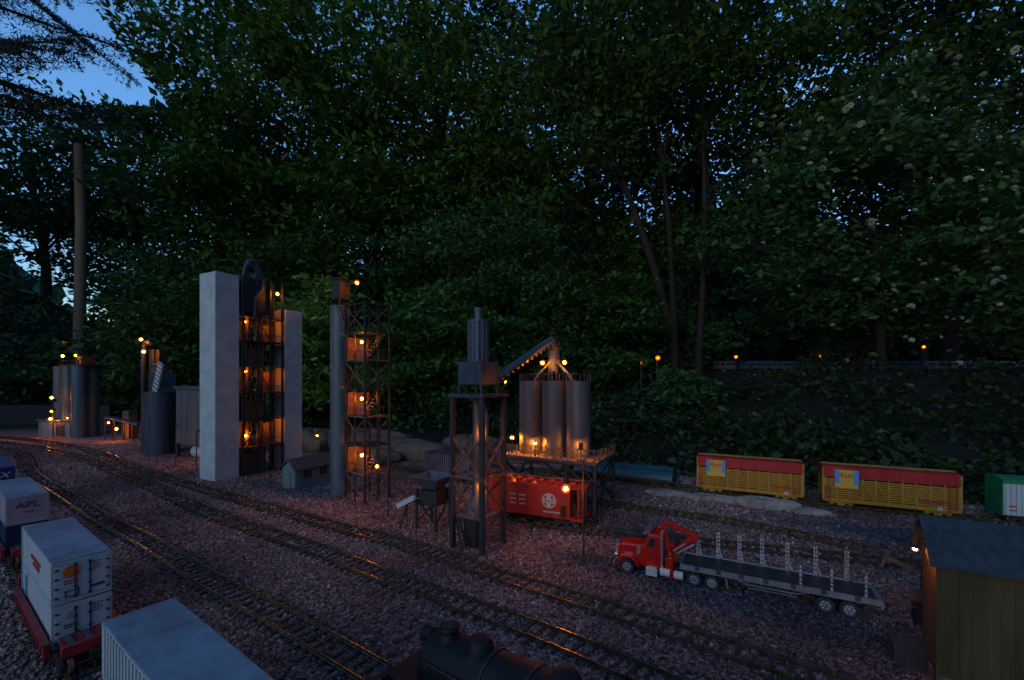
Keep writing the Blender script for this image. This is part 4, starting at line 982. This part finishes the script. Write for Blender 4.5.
# teal covered car
p, a = on_track('back', .44); L = .46; h = L/2; t = empty('covered_flat_car', p, a, 'low rail car with a long rounded teal cover behind the silo platform', 'rail car')
b = MB(); prof = [(.05*math.cos(q*math.pi/14)*-1, .036+.042*math.sin(q*math.pi/14)) for q in range(15)]
b.prism(prof[::-1], -h, h)
b.build('cover', M['teal'], t)
b = MB()
for q in (3, 5, 7, 9, 11): b.bar((-h+.003, prof[q][0], prof[q][1]+.0004), (h-.003, prof[q][0], prof[q][1]+.0004), .003)
b.build('cover_rib', mat('teal_rib', (.018, .17, .19), .4), t)
b = MB(); b.box(-h-.004, h+.004, -.048, .048, .026, .036); b.build('underframe', M['steel_black'], t); bogie(t, -h+.05); bogie(t, h-.05); coupler(t, h, 1)
# grey corrugated car
p, a = on_track('loop', (455-512)/F*2.0); L = .25; h = L/2; t = empty('corrugated_car', p, a, 'grey corrugated container car half hidden behind the trestle tower', 'rail car')
b = MB(); prof = []; n = 22
for i in range(n):
    x = -h+L*i/n; w2 = L/n; prof += [(x, -.042), (x+w2*.45, -.042), (x+w2*.5, -.0385), (x+w2*.95, -.0385)]
prof.append((h, -.042)); m_ = len(prof)
b.box(-h, h, -.037, .037, .03, .108)
for i in range(n): b.box(-h+L*i/n, -h+L*i/n+L/n*.5, -.042, -.037, .032, .106); b.box(-h+L*i/n, -h+L*i/n+L/n*.5, .037, .042, .032, .106)
b.build('body', M['corr'], t)
b = MB(); b.box(-h-.002, h+.002, -.044, .044, .106, .112); b.build('roof', M['steel_grey'], t)
b = MB(); b.box(-h-.008, h+.008, -.04, .04, .024, .032); b.build('underframe', M['steel_black'], t); bogie(t, -h+.04); bogie(t, h-.04)
# red covered hopper
p, a = on_track('siding', .045); ca = -26
p = pt(N0, -.0, -.056) ; L = .33; h = L/2; hc = Vector((.19, 1.268, 0)); ang = -24
d_ = Vector((math.cos(R(ang)), math.sin(R(ang)), 0)); nrm_ = Vector((-d_.y, d_.x, 0))
hc = P(582, 521.5, .03); hc.z = 0; hc = hc + nrm_*.043 - d_*h
t = empty('covered_hopper_car', hc, ang, 'bright red covered hopper car with a white round railway emblem under the silo platform', 'hopper car')
b = MB(); b.box(-h, h-.035, -.043, .043, .03, .118); b.build('body', M['hopper_red'], t, bevel=.002)
b = MB(); b.prism([(-.045, .117), (.045, .117), (.045, .121), (.02, .129), (-.02, .129), (-.045, .121)], -h-.002, h+.012); b.build('roof', M['hopper_red'], t)
b = MB()
for i in range(9): x = -h+.02+i*.034; b.box(x, x+.018, -.034, -.008, .125, .1335); b.box(x, x+.018, .008, .034, .125, .1335)
b.build('roof_hatch', M['hopper_red'], t, bevel=.0008)
b = MB(); b.box(-h, h, -.006, .006, .134, .136); b.build('roof_walk', M['panel'], t)
b = MB(); b.box(h-.035, h+.002, -.043, .043, .026, .034); b.box(h-.012, h-.008, -.043, -.037, .034, .118); b.box(h-.012, h-.008, .037, .043, .034, .118)
ladder(b, h-.012, h-.001, -.044, .03, .118, 8); b.build('end_platform', M['hopper_red'], t)
b = MB(); b.sprism([(h-.035, .034), (h-.014, .034), (h-.035, .09)], -.02, .02); b.build('slope_sheet', M['boxdark'], t)
b = MB()
for i in range(4): x = -h+.02+i*.08; b.box(x-.0015, x+.0015, -.0447, -.043, .032, .116)
b.box(-h, h-.035, -.0447, -.043, .030, .034); b.build('side_rib', M['hopper_red'], t)
ex, ez = h-.098, .078
b = MB(); b.disc((ex, -.0448, ez), .0215, (0, 1, 0), .0012, 40); em = b.build('emblem', M['whiteprint'], t)
b = MB()
for k in range(4):   # dark quadrant wedges leave a white cross and ring
    a0 = math.pi/2*k; pts = []
    for q in range(7): aa = a0+.36+(math.pi/2-.72)*q/6; pts.append((ex+.0175*math.cos(aa), ez+.0175*math.sin(aa)))
    pts.append((ex+.0095*math.cos(a0+math.pi/4), ez+.0095*math.sin(a0+math.pi/4)))
    b.sprism(pts[::-1], -.0462, -.0456)
b.build('emblem_quadrant', M['hopper_red'], em)
text('Santa Fe', em, (ex, -.0460, ez), .0095, M['navy'], sx=1.0)
b = MB()
for r_ in range(3):
    for c_ in range(2):
        for k in range(4): x = h-.262+c_*.03+k*.0052-.02; b.box(x+.06, x+.0636, -.0452, -.0446, .058+r_*.013, .0625+r_*.013)
for k in range(7): b.box(h-.115+k*.0075, h-.110+k*.0075, -.0452, -.0446, .043, .048)
b.build('lettering', M['whiteprint'], t)
b = MB(); b.box(h-.062, h-.046, -.0455, -.0446, .036, .068); b.build('data_panel', M['boxdark'], t)
b = MB()
for x in (-h+.09, -h+.17): b.sprism([(x-.025, .03), (x+.025, .03), (x+.008, .014), (x-.008, .014)], -.03, .03)
b.build('discharge_bay', M['boxdark'], t)
bogie(t, -h+.045); bogie(t, h-.05); coupler(t, h, 1)

# ------------------------------------------------------------------ lorry with flatbed trailer
fw = P(627, 573.5); fw.z = 0
tA = -27.5; d_ = Vector((math.cos(R(tA)), math.sin(R(tA)), 0)); n_v = Vector((-d_.y, d_.x, 0))
o0 = fw - d_*.025 + n_v*.002
t = empty('flatbed_lorry', o0, tA, 'red long nosed lorry with folded crane and long chrome staked flatbed trailer', 'lorry')
Wt = .066   # local: x rearwards (+), y 0..Wt away from camera
b = MB(); b.sprism([(.0, .018), (.0, .050), (.006, .060), (.062, .066), (.062, .018), (.040, .018), (.038, .030), (.025, .036), (.012, .030), (.008, .018)], .012, Wt-.012); b.build('hood', M['truck_red'], t, bevel=.003, seg=2)
b = MB()
for y0, y1 in ((0, .016), (Wt-.016, Wt)): b.sprism([(.003, .022), (.006, .034), (.016, .040), (.034, .040), (.046, .028), (.052, .018), (.044, .018), (.039, .028), (.032, .033), (.018, .033), (.011, .027), (.009, .020)], y0, y1)
b.build('fender', M['truck_red'], t, bevel=.0015, seg=2)
b = MB(); b.sprism([(.060, .018), (.100, .018), (.100, .089), (.094, .094), (.070, .093), (.060, .068)], .005, Wt-.005); cab = b.build('cab', M['truck_red'], t, bevel=.003, seg=2)
b = MB(); b.sprism([(.061, .070), (.070, .090), (.068, .091), (.0585, .071)], .012, Wt-.012); b.build('windscreen', M['glass'], t)
b = MB(); b.sprism([(.067, .066), (.083, .066), (.083, .086), (.074, .086)], .0035, .0055); b.sprism([(.067, .066), (.083, .066), (.083, .086), (.074, .086)], Wt-.0055, Wt-.0035); b.build('side_window', M['glass'], t)
b = MB(); b.box(.063, .089, .0042, .0052, .022, .063); b.build('door', M['truck_red'], t, bevel=.0008)
b = MB(); b.sprism([(.058, .088), (.066, .0935), (.074, .0955), (.066, .097), (.058, .094)], .010, Wt-.010); b.build('sun_visor', M['chrome'], t)
b = MB(); b.box(-.003, .001, .014, Wt-.014, .022, .056); b.build('grille', M['chrome'], t, bevel=.001)
b = MB(); b.box(-.007, -.003, .0, Wt, .010, .022); b.build('bumper', M['chrome'], t, bevel=.0015)
for y in (.006, Wt-.006):
    b = MB(); b.disc((.000, y, .037), .005, (1, 0, 0), .006, 16); b.build('headlight', M['chrome'], t)
for y in (.002, Wt-.002):
    b = MB(); b.tube([(.099, y, .02), (.099, y, .100), (.103, y, .106)], .0028, 10); b.build('exhaust_stack', M['chrome'], t)
b = MB()
for i in range(5): b.box(.044, .052, .0095, .0115, .044+.004*i, .0465+.004*i)
b.build('air_intake', M['chrome'], t)
b = MB(); b.tube([(.096, -.001, .019), (.116, -.001, .019)], .0085, 18); b.build('fuel_tank', M['whiteprint'], t); b = MB(); b.tube([(.124, -.001, .018), (.142, -.001, .018)], .0085, 18); b.build('fuel_tank', M['whiteprint'], t)
b = MB(); b.box(.066, .090, -.005, .008, .006, .022); b.box(.068, .088, -.009, .004, .022, .0245); b.build('step', M['whiteprint'], t, bevel=.0008)
b = MB(); b.box(.05, .20, .018, Wt-.018, .018, .026); b.build('chassis', M['steel_black'], t)
# crane
b = MB(); b.box(.104, .124, .016, Wt-.016, .026, .05); b.box(.106, .122, -.002, .008, .006, .05); b.tube([(.114, .033, .05), (.113, .033, .075)], [.012, .008], 14); b.build('crane_base', M['truck_red'], t, bevel=.001)
b = MB(); b.bar((.116, .020, .045), (.097, .020, .116), .010, .012); b.bar((.097, .02, .116), (.115, .02, .119), .009, .01); b.bar((.112, .020, .119), (.165, .020, .098), .009, .011); b.build('crane_mast', M['truck_red'], t, bevel=.0015)
b = MB(); b.bar((.168, .020, .102), (.118, .026, .055), .0085, .010); b.disc((.165, .02, .098), .008, (0, 1, 0), .012, 16); b.build('crane_boom', M['truck_red'], t, bevel=.0015)
b = MB(); b.tube([(.120, .030, .048), (.162, .030, .078)], .003, 10); b.tube([(.12, .02, .06), (.15, .02, .085)], .0016, 8); b.build('crane_cylinder', M['alu'], t)
# trailer
x0, x1 = .136, .468
b = MB(); b.box(x0, x1, -.003, Wt+.003, .038, .042); b.build('trailer_deck', M['alu'], t)
b = MB(); b.box(x0+.004, x1-.004, .003, Wt-.003, .042, .0432); b.build('deck_boards', M['steel_black'], t)
b = MB(); b.box(x0, x1+.001, -.006, -.003, .034, .0445); b.box(x0, x1+.001, Wt+.003, Wt+.006, .034, .0445); b.box(x1, x1+.004, -.006, Wt+.006, .030, .0425); b.build('side_rail', M['alu'], t)
b = MB(); b.box(x0+.02, x1-.02, .016, .022, .026, .038); b.box(x0+.02, x1-.02, Wt-.022, Wt-.016, .026, .038); b.build('trailer_beam', M['steel_black'], t)
b = MB(); b.bar((.235, .0, .036), (.262, .0, .026), .0025); b.bar((.262, .0, .026), (.345, .0, .026), .0025); b.bar((.345, .0, .026), (.365, 0, .036), .0025); b.bar((.262, .0, .02), (.345, .0, .02), .0018); b.build('side_guard', M['alu'], t)
b = MB(); b.bar((.222, .006, .034), (.226, .006, .008), .003); b.bar((.222, Wt-.006, .034), (.226, Wt-.006, .008), .003); b.build('landing_leg', M['alu'], t)
fx = [.166, .206, .247, .289, .334, .382, .432]
for i, x in enumerate(fx):
    b = MB(); y = Wt+.004
    b.box(x-.0034, x-.0012, y-.002, y+.0015, .036, .100); b.box(x+.0012, x+.0034, y-.002, y+.0015, .036, .100)
    for k in range(7): b.box(x-.0036, x+.0036, y-.003, y-.002, .046+.008*k, .0495+.008*k)
    b.bar((x+.001, y-.001, .066), (x+.007, y-.007, .044), .003); b.cyl((x, y-.0005), .0026, .103, .108, 10); b.build('stake', M['chrome'], t)
    b = MB(); b.box(x-.001, x+.008, -.0075, -.0058, .037, .046); b.build('stake_bracket', M['steel_blue'], t)
    if i >= 4:
        x -= .010; b = MB(); b.box(x+.024, x+.0265, -.005, -.0035, .036, .086)
        for k in range(5): b.box(x+.0225, x+.028, -.0065, -.005, .046+.008*k, .0495+.008*k)
        b.build('stake', M['chrome'], t)
def wheel(x, r=.0162):
    for y, s in ((.003, -1), (Wt-.003, 1)):
        b = MB(); b.tube([(x, y-.006, r), (x, y-.0045, r), (x, y+.0045, r), (x, y+.006, r)], [r*.9, r, r, r*.9], 28); wv = b.build('wheel', M['rubber'], t)
        b = MB(); b.tube([(x, y+s*.0058, r), (x, y+s*.0066, r)], [r*.62, r*.58], 20); b.tube([(x, y+s*.006, r), (x, y+s*.009, r)], [r*.26, r*.2], 12)
        for k in range(6): a = k*math.pi/3; b.disc((x+r*.42*math.cos(a), y+s*.0068, r+r*.42*math.sin(a)), r*.09, (0, 1, 0), .002, 8)
        b.build('rim', M['chrome'], wv)
for x in (.025, .163, .197, .388, .424): wheel(x, .0155)
b = MB()
for a_ in ((.146, .214), (.37, .442)): b.box(a_[0], a_[1], -.001, .012, .0325, .034); b.box(a_[0], a_[1], Wt-.012, Wt+.001, .0325, .034)
b.build('mudguard', M['steel_black'], t)
b = MB(); b.box(x1+.004, x1+.0055, .004, .012, .032, .037); b.box(x1+.004, x1+.0055, Wt-.012, Wt-.004, .032, .037); b.build('tail_light', M['redprint'], t)

# ------------------------------------------------------------------ ochre shed on the right
sh = P(938, 690); t = empty('boarded_shed', sh, -29.5, 'ochre boarded shed with blue grey roof at the right edge, lamp on its end', 'shed')
b = MB(); b.prism([(0, -.01), (.07, -.01), (.07, .185), (.035, .226), (0, .185)], 0, .42); b.build('wall', M['shed_yellow'], t)
b = MB(); [b.box(.008+i*.0135, .0092+i*.0135, -.0009, .001, 0, .183) for i in range(30)]; b.build('batten', M['shed_yellow'], t)
b = MB(); b.prism([(-.012, .174), (.035, .2275), (.082, .174), (.082, .180), (.035, .2335), (-.012, .180)], -.012, .44); b.build('roof', M['shed_roof'], t)
b = MB(); b.box(-.003, .0, .0, .07, 0, .02); b.box(-.003, .44, -.004, .0, -.005, .022); b.build('foundation', M['rust'], t)
b = MB(); b.box(-.003, .001, -.003, .006, 0, .183); b.build('corner_board', M['shed_yellow'], t)
b = MB(); b.tube([(0, .012, .203), (-.018, .010, .208), (-.022, .010, .198)], .0016, 8); b.build('lamp_bracket', M['steel_black'], t)
b = MB(); b.tube([(-.022, .010, .199), (-.022, .010, .195), (-.022, .010, .192)], [.002, .004, .008], 12, False); b.build('lamp_shade', M['steel_black'], t, smooth=False)
bulb(t, (-.022, .010, .190), .0034, BULB)
# rusty crane jib and brown crate beside it
q = P(924, 625); t = empty('rusty_jib_crane', q, -29, 'rusty little jib crane with a bent arm beside the left end of the ochre shed', 'crane')
b = MB(); b.tube([(0, 0, -.005), (0, 0, .095)], .005, 10); b.box(-.014, .014, -.012, .012, 0, .05); b.build('mast', M['steel_black'], t)
b = MB(); b.bar((0, 0, .09), (-.05, .012, .106), .005, .007); b.bar((-.05, .012, .106), (-.056, .013, .088), .004); b.build('jib', M['rust'], t)
b = MB(); b.bar((-.005, -.005, .03), (-.055, -.012, .038), .005); b.bar((-.055, -.012, .038), (-.03, -.006, .058), .004); b.build('strut', M['rust'], t)
b = MB(); b.disc((-.014, -.014, .055), .011, (0, 1, 0), .008, 16); b.build('winch', M['rust'], t)
q = P(921, 672); t = empty('wooden_crate', q, -29, 'dark brown crate at the foot of the ochre shed', 'crate')
b = MB(); b.box(-.03, .02, 0, .045, -.002, .03); b.build('box', M['wood_dark'], t, bevel=.001)
b = MB(); [b.box(-.031, .021, -.0015, .0465, .003+.010*i, .007+.010*i) for i in range(3)]; b.build('slat', M['wood_dark'], t)

# ------------------------------------------------------------------ container train
def corrug(b, L, W, z0, z1, n, d=.0012):
    for i in range(n):
        x = L*(i+.2)/n; b.box(x, x+L/n*.55, -W-d, -W, z0, z1); b.box(x, x+L/n*.55, 0, d, z0, z1)
def container(corner, deg, z0, L, W, H, label, side, roof, style, group='containers on the well cars'):
    """corner: front right top corner (nearest the next car); local x goes forward (+u), y from -W to 0"""
    t = empty('shipping_container', (corner[0], corner[1], z0), deg, label, 'container', group)
    MB().box(-L+.001, -.001, -W+.001, -.001, .001, H-.002).build('body', side, t, bevel=.0008)
    b = MB(); b.box(-L, 0, -W, 0, H-.003, H); b.build('roof', roof, t, bevel=.0006)
    b = MB()
    for x in (-L, -.005):
        for y in (-W-.0006, -.0044): b.box(x, x+.005, y, y+.005, 0, H-.002)
    for y in (-W-.0006, -.0044): b.box(-L, 0, y, y+.005, 0, .004)
    b.box(-.004, .0007, -W, 0, 0, .004); b.box(-.004, .0007, -W, 0, H-.006, H-.002); b.build('frame', side, t)
    if style == 'ribbed':
        b = MB()
        for i in range(24):
            x = -L+.006+(L-.012)*i/24; b.box(x, x+.005, -W-.0008, -W+.001, .005, H-.006); b.box(x, x+.005, -.001, .0008, .005, H-.006)
        b.build('corrugation', side, t)
    if style in ('doors', 'doors2'):
        b = MB()
        b.box(.0, .0016, -W+.004, -W/2-.009, .005, H-.007); b.box(.0, .0016, -W/2+.009, -.004, .005, H-.007); b.box(.0, .0012, -W/2-.008, -W/2+.008, .005, H-.007)
        b.build('door', side, t)
        b = MB()
        for y in (-W/2-.0085, -W/2+.0085):
            b.bar((.0024, y, .005), (.0024, y, H-.007), .0016)
            for z in (.008, H*.35, H*.65, H-.01): b.cbox((.0024, y, z), (.002, .0042, .003))
        for y in (-W+.005, -.005):
            for k in range(4): b.cbox((.0022, y, .010+k*(H-.02)/3.2), (.0016, .004, .0028))
        b.bar((.0026, -.025, .016), (.0026, -.009, .0175), .0018, .003); b.build('lock_bar', M['navy'], t)
        b = MB(); b.box(.0018, .0026, -W+.014, -W+.0305, .008, .0095); b.box(.0018, .0026, -W+.014, -W+.0155, .008, .018); b.box(.0018, .0026, -W+.014, -W+.0305, .0165, .018); b.box(.0018, .0026, -W+.029, -W+.0305, .008, .021); b.build('placard', M['navy'], t)
        b = MB(); b.disc((.0022, -W+.022, H-.019), .0098 if style == 'doors' else .006, (1, 0, 0), .001, 28); b.build('emblem', M['orange'] if style == 'doors' else M['offwhite'], t)
        b = MB()
        for r_ in range(2):
            for k in range(5): b.box(.0018, .0024, -W+.013+k*.0034, -W+.0155+k*.0034, H-.034-r_*.004, H-.032-r_*.004)
        for r_ in range(4):
            for k in range(4-(r_ % 2)): b.box(.0018, .0024, -.027+k*.0042, -.0240+k*.0042, H-.012-r_*.0038, H-.0105-r_*.0038)
        b.build('lettering', M['redprint'] if style == 'doors' else M['navy'], t)
        if style == 'doors':
            b = MB()
            for k in range(9): b.box(-L*.62+k*.0095, -L*.62+.0068+k*.0095, -W-.0012, -W-.0002, H*.52, H*.60)
            for k in range(6): b.box(-L*.55+k*.0095, -L*.55+.0068+k*.0095, -W-.0012, -W-.0002, H*.38, H*.45)
            b.build('side_lettering', M['redprint'], t)
        else: MB().box(-L*.85, -L*.82, -W-.0012, -W-.0002, H*.25, H*.8).build('side_mark', M['skyblue'], t)
    if style == 'apl':
        text('APL', t, (.0012, -W/2, H*.66), .021, M['navy'], rot=(90, 0, 90), sx=1.15); b = MB(); [b.box(.0008, .0016, -W/2-.008+k*.003, -W/2-.006+k*.003, H*.40, H*.44) for k in range(6)]; b.build('small_lettering', M['navy'], t)
    if style == 'rex':
        text('EX', t, (.0012, -W/2+.004, H*.62), .024, M['whiteprint'], rot=(90, 0, 90), sx=1.3, shear=.3)
    return t
KH, KW, KL = .066, .069, .29; CA = -36.0
cu = Vector((math.cos(R(CA)), math.sin(R(CA)), 0)); cv = Vector((-cu.y, cu.x, 0))
c1 = Vector((-.661, .726, 0))            # front right corner of the white stack
ZB = .0195
container(c1, CA, ZB+KH+.001, KL, KW, KH, 'upper white container with an orange round emblem on its doors, stacked at the lower left', M['white'], M['white_roof'], 'doors')
container(c1 + cu*.002, CA, ZB, KL, KW, KH, 'lower white container of the stack, with a small faded emblem', M['white'], M['white_roof'], 'doors2')
c2 = Vector((-.435, .567, 0)) + cu*.29
container(c2, CA, ZB+KH+.001, KL, KW, KH, 'nearest container at the bottom edge, broad blue grey roof and ribbed sides', M['white'], M['white_roof'], 'ribbed')
container(c2, CA, ZB, KL, KW, KH, 'container beneath the nearest one at the bottom edge', M['offwhite'], M['white_roof'], 'ribbed')
c3 = Vector((-1.145, 1.088, 0))
container(c3, -36, ZB+KH+.001, KL, KW*1.02, KH, 'pinkish container lettered APL resting on a dark blue one at the left edge', M['offwhite'], M['white_roof'], 'apl')
container(c3, -36, ZB, KL, KW*1.02, KH, 'dark blue container beneath the APL one at the left edge', M['navy_blue'], M['navy_blue'], 'plain')
c4 = Vector((-1.593, 1.41, 0)); cu4 = Vector((math.cos(R(-37)), math.sin(R(-37)), 0))
container(c4, -37, ZB+KH+.001, KL, KW*1.02, KH, 'blue container with white letters at the far left edge', M['blue'], M['blue'], 'rex')
container(c4, -37, ZB, KL, KW*1.02, KH, 'dark blue container lowest at the far left edge', M['navy'], M['navy'], 'plain')
def well_car(corner, deg, label):
    c = Vector(corner) + Vector((math.cos(R(deg)), math.sin(R(deg)), 0))*(-KL/2) + Vector((math.sin(R(deg)), -math.cos(R(deg)), 0))*KW/2; c.z = 0
    t = empty('well_car', c, deg, label, 'well car', 'red container well cars'); h = KL/2
    b = MB()
    for s in (-1, 1): b.box(-h-.012, h+.012, s*.041-.003, s*.041+.003, .014, .034); b.box(-h-.012, h+.012, s*.0415-.0042, s*.0415+.0042, .032, .036)
    b.box(-h-.012, h+.012, -.038, .038, .013, .018)
    for i in range(12):
        x = -h+KL*(i+.5)/12
        for s in (-1, 1): b.box(x-.0015, x+.0015, s*.0445-.001, s*.0445+.001, .015, .033)
    b.build('well', M['redcar'], t)
    b = MB()
    for e in (-1, 1):
        b.box(min(e*(h+.012), e*(h+.058)), max(e*(h+.012), e*(h+.058)), -.03, .03, .034, .040); b.box(min(e*(h+.012), e*(h+.05)), max(e*(h+.012), e*(h+.05)), -.012, .012, .02, .034)
        b.box(e*(h+.058)-.003, e*(h+.058)+.003, -.033, .033, .026, .044)
    b.build('end_platform', M['redcar'], t, bevel=.001)
    b = MB()
    for e in (-1, 1):
        for y in (-.02, .0, .02): b.box(min(e*(h+.016), e*(h+.052)), max(e*(h+.016), e*(h+.052)), y-.003, y+.003, .0405, .0425)
    b.build('walkway', M['steel_grey'], t)
    for e in (-1, 1): bogie(t, e*(h+.048), wb=.02); coupler(t, e*(h+.058), e)
well_car(c1, CA, 'red well car under the white container stack'); well_car(c2, CA, 'red well car under the nearest ribbed containers')
well_car(c3, -36, 'red well car under the APL and blue containers'); well_car(c4, -37, 'red well car at the far left edge under blue containers')

# ------------------------------------------------------------------ steam locomotive (faces away to the left on the near track)
lp0 = Vector((-.2138, .6532, 0)); la = -34.6; lu = Vector((math.cos(R(la)), math.sin(R(la)), 0))
lo = lp0 + lu*.10; t = empty('steam_locomotive', lo, la, 'sooty black steam locomotive seen from above at the bottom edge', 'locomotive')
zc, rb2 = .073, .036
b = MB(); b.tube([(.036, 0, zc), (.04, 0, zc), (.118, 0, zc)], [.030, .035, .035], 40); b.tube([(.034, 0, zc), (.036, 0, zc)], [.02, .022], 24); b.build('smokebox', M['loco'], t)
b = MB(); b.tube([(.118, 0, zc), (.30, 0, zc), (.42, 0, zc+.002)], [.0372, .0385, .043], 44)
b.build('boiler', M['loco'], t)
b = MB()
for x, r in ((.135, .0388), (.19, .0392), (.262, .0398), (.30, .0402), (.36, .0424)): b.tube([(x-.0015, 0, zc), (x+.0015, 0, zc)], r, 44)
b.build('boiler_band', M['steel_black'], t)
b = MB(); b.tube([(.063, 0, zc+.03), (.063, 0, zc+.037), (.063, 0, zc+.041), (.063, 0, zc+.044), (.063, 0, zc+.047)], [.016, .012, .0115, .0135, .0125], 24); b.build('chimney', M['loco'], t)
b = MB(); b.tube([(.063, 0, zc+.0473), (.063, 0, zc+.0477)], [.009, .009], 20); b.build('chimney_bore', M['rubber'], t)
b = MB(); b.tube([(.112, 0, zc+.026), (.112, 0, zc+.034), (.112, 0, zc+.040), (.112, 0, zc+.047), (.112, 0, zc+.050)], [.024, .0175, .017, .013, .004], 24); b.build('sand_dome', M['loco'], t)
b = MB(); b.tube([(.229, 0, zc+.028), (.229, 0, zc+.036), (.229, 0, zc+.042), (.229, 0, zc+.050), (.229, 0, zc+.053)], [.026, .0185, .018, .0135, .004], 24); b.build('steam_dome', M['loco'], t)
b = MB(); b.tube([(.268, .0, zc+.036), (.268, 0, zc+.05)], .004, 10); b.tube([(.28, .008, zc+.036), (.28, .008, zc+.048)], .003, 10); b.build('safety_valve', M['brass'], t)
for s in (-1, 1):
    b = MB(); b.tube([(.05, s*.034, zc+.014), (.2, s*.0385, zc+.014), (.4, s*.0425, zc+.014)], .0013, 6)
    for x in (.06, .12, .18, .24, .3, .36): b.cbox((x, s*.037, zc+.013), (.002, .007, .002))
    b.build('handrail', M['steel_black'], t)
    b = MB(); b.box(.05, .42, min(s*.032, s*.056), max(s*.032, s*.056), .058, .061); b.box(.05, .42, s*.056-.001, s*.056+.001, .052, .061); b.build('running_board', M['loco'], t)
    b = MB(); b.tube([(.052, s*.045, .034), (.096, s*.045, .034)], .0155, 20); b.box(.05, .098, s*.045-.012, s*.045+.012, .045, .056); b.build('cylinder', M['loco'], t)
    b = MB()
    for x in (.145, .205, .265): b.disc((x, s*.026, .0375), .0275, (0, 1, 0), .007, 32); b.disc((x, s*.031, .0375), .008, (0, 1, 0), .006, 14)
    b.build('driving_wheel', M['steel_black'], t)
    b = MB(); b.bar((.135, s*.037, .034), (.275, s*.037, .034), .004, .006); b.bar((.09, s*.045, .034), (.205, s*.042, .036), .004); b.build('side_rod', M['alu'], t)
    b = MB(); b.disc((.02, s*.026, .0225), .013, (0, 1, 0), .006, 22); b.build('pilot_wheel', M['steel_black'], t)
    b = MB(); b.tube([(.125, s*.044, .075), (.165, s*.044, .075)], .0085, 16); b.build('air_pump', M['loco'], t)
b = MB(); b.box(-.012, .06, -.04, .04, .046, .052); b.box(-.016, -.010, -.045, .045, .03, .05); b.build('pilot_deck', M['loco'], t, bevel=.001)
b = MB()
for i in range(9): y = -.036+.009*i; b.bar((-.014, y, .032), (-.04+abs(y)*.4, y*.8, .012), .003)
b.build('cow_catcher', M['loco'], t)
b = MB(); b.disc((.027, 0, zc+.024), .010, (1, 0, 0), .016, 20); b.cbox((.028, 0, zc+.010), (.014, .01, .008)); b.build('headlamp', M['loco'], t)
b = MB(); b.box(.42, .50, -.05, .05, .055, .135); b.prism([(-.054, .133), (.054, .133), (.05, .142), (0, .150), (-.05, .142)], .41, .51); b.build('cab', M['loco'], t, bevel=.001)
b = MB(); b.box(.0, .46, -.013, .013, .025, .046); b.build('frame', M['steel_black'], t)

# ------------------------------------------------------------------ far passenger train on the bank
def coach(px0, px1, Y_, label, m, base_py=370.5):
    a_ = D(px0, base_py, Y_); c_ = D(px1, base_py, Y_); L = (c_-a_).length; z0 = a_.z
    t = empty('passenger_coach', ((a_.x+c_.x)/2, Y_, z0), 0, label, 'coach', 'coaches of the far passenger train'); h = L/2-.008
    b = MB(); b.prism([(-.045, .018), (.045, .018), (.047, .07), (.04, .098), (.02, .106), (-.02, .106), (-.04, .098), (-.047, .07)], -h, h); b.build('body', M[m], t)
    b = MB(); n = max(4, int(L/.06))
    for i in range(n): x = -h+.03+(2*h-.06)*i/(n-1); b.box(x-.019, x+.019, -.0485, -.046, .058, .078)
    b.build('window', M['navy_blue'], t)
    b = MB(); [b.box(x-.04, x+.04, -.03, .03, .0, .02) for x in (-h+.08, h-.08)]; b.box(-h-.01, h+.01, -.012, .012, .012, .02); b.build('bogie', M['steel_black'], t)
YF = 4.9
for px0, px1, m, lab in ((712, 735, 'coach', 'short pale coach at the left end of the far train'), (737, 797, 'coach_blue', 'blue coach right of the second far lamp'), (799, 858, 'coach_blue', 'dull blue coach at the third far lamp'), (860, 920, 'coach_blue', 'dark blue coach left of the highest far lamp'), (922, 982, 'coach', 'silvery coach right of the highest far lamp'), (984, 1046, 'coach', 'silvery coach at the right end of the far train')):
    coach(px0, px1, YF, lab, m)
# raised bed under the far train
tb_z = D(800, 370.5, YF).z
b = MB(); b.prism([(-.14, -.25), (.14, -.25), (.08, -.002), (-.08, -.002)], 1.3, 7.0); o = b.build('track_embankment', mat('earth', (.05, .04, .035), .95)); o.location = (0, YF, tb_z); tag(o, 'low earth embankment carrying the far train', kind='structure')
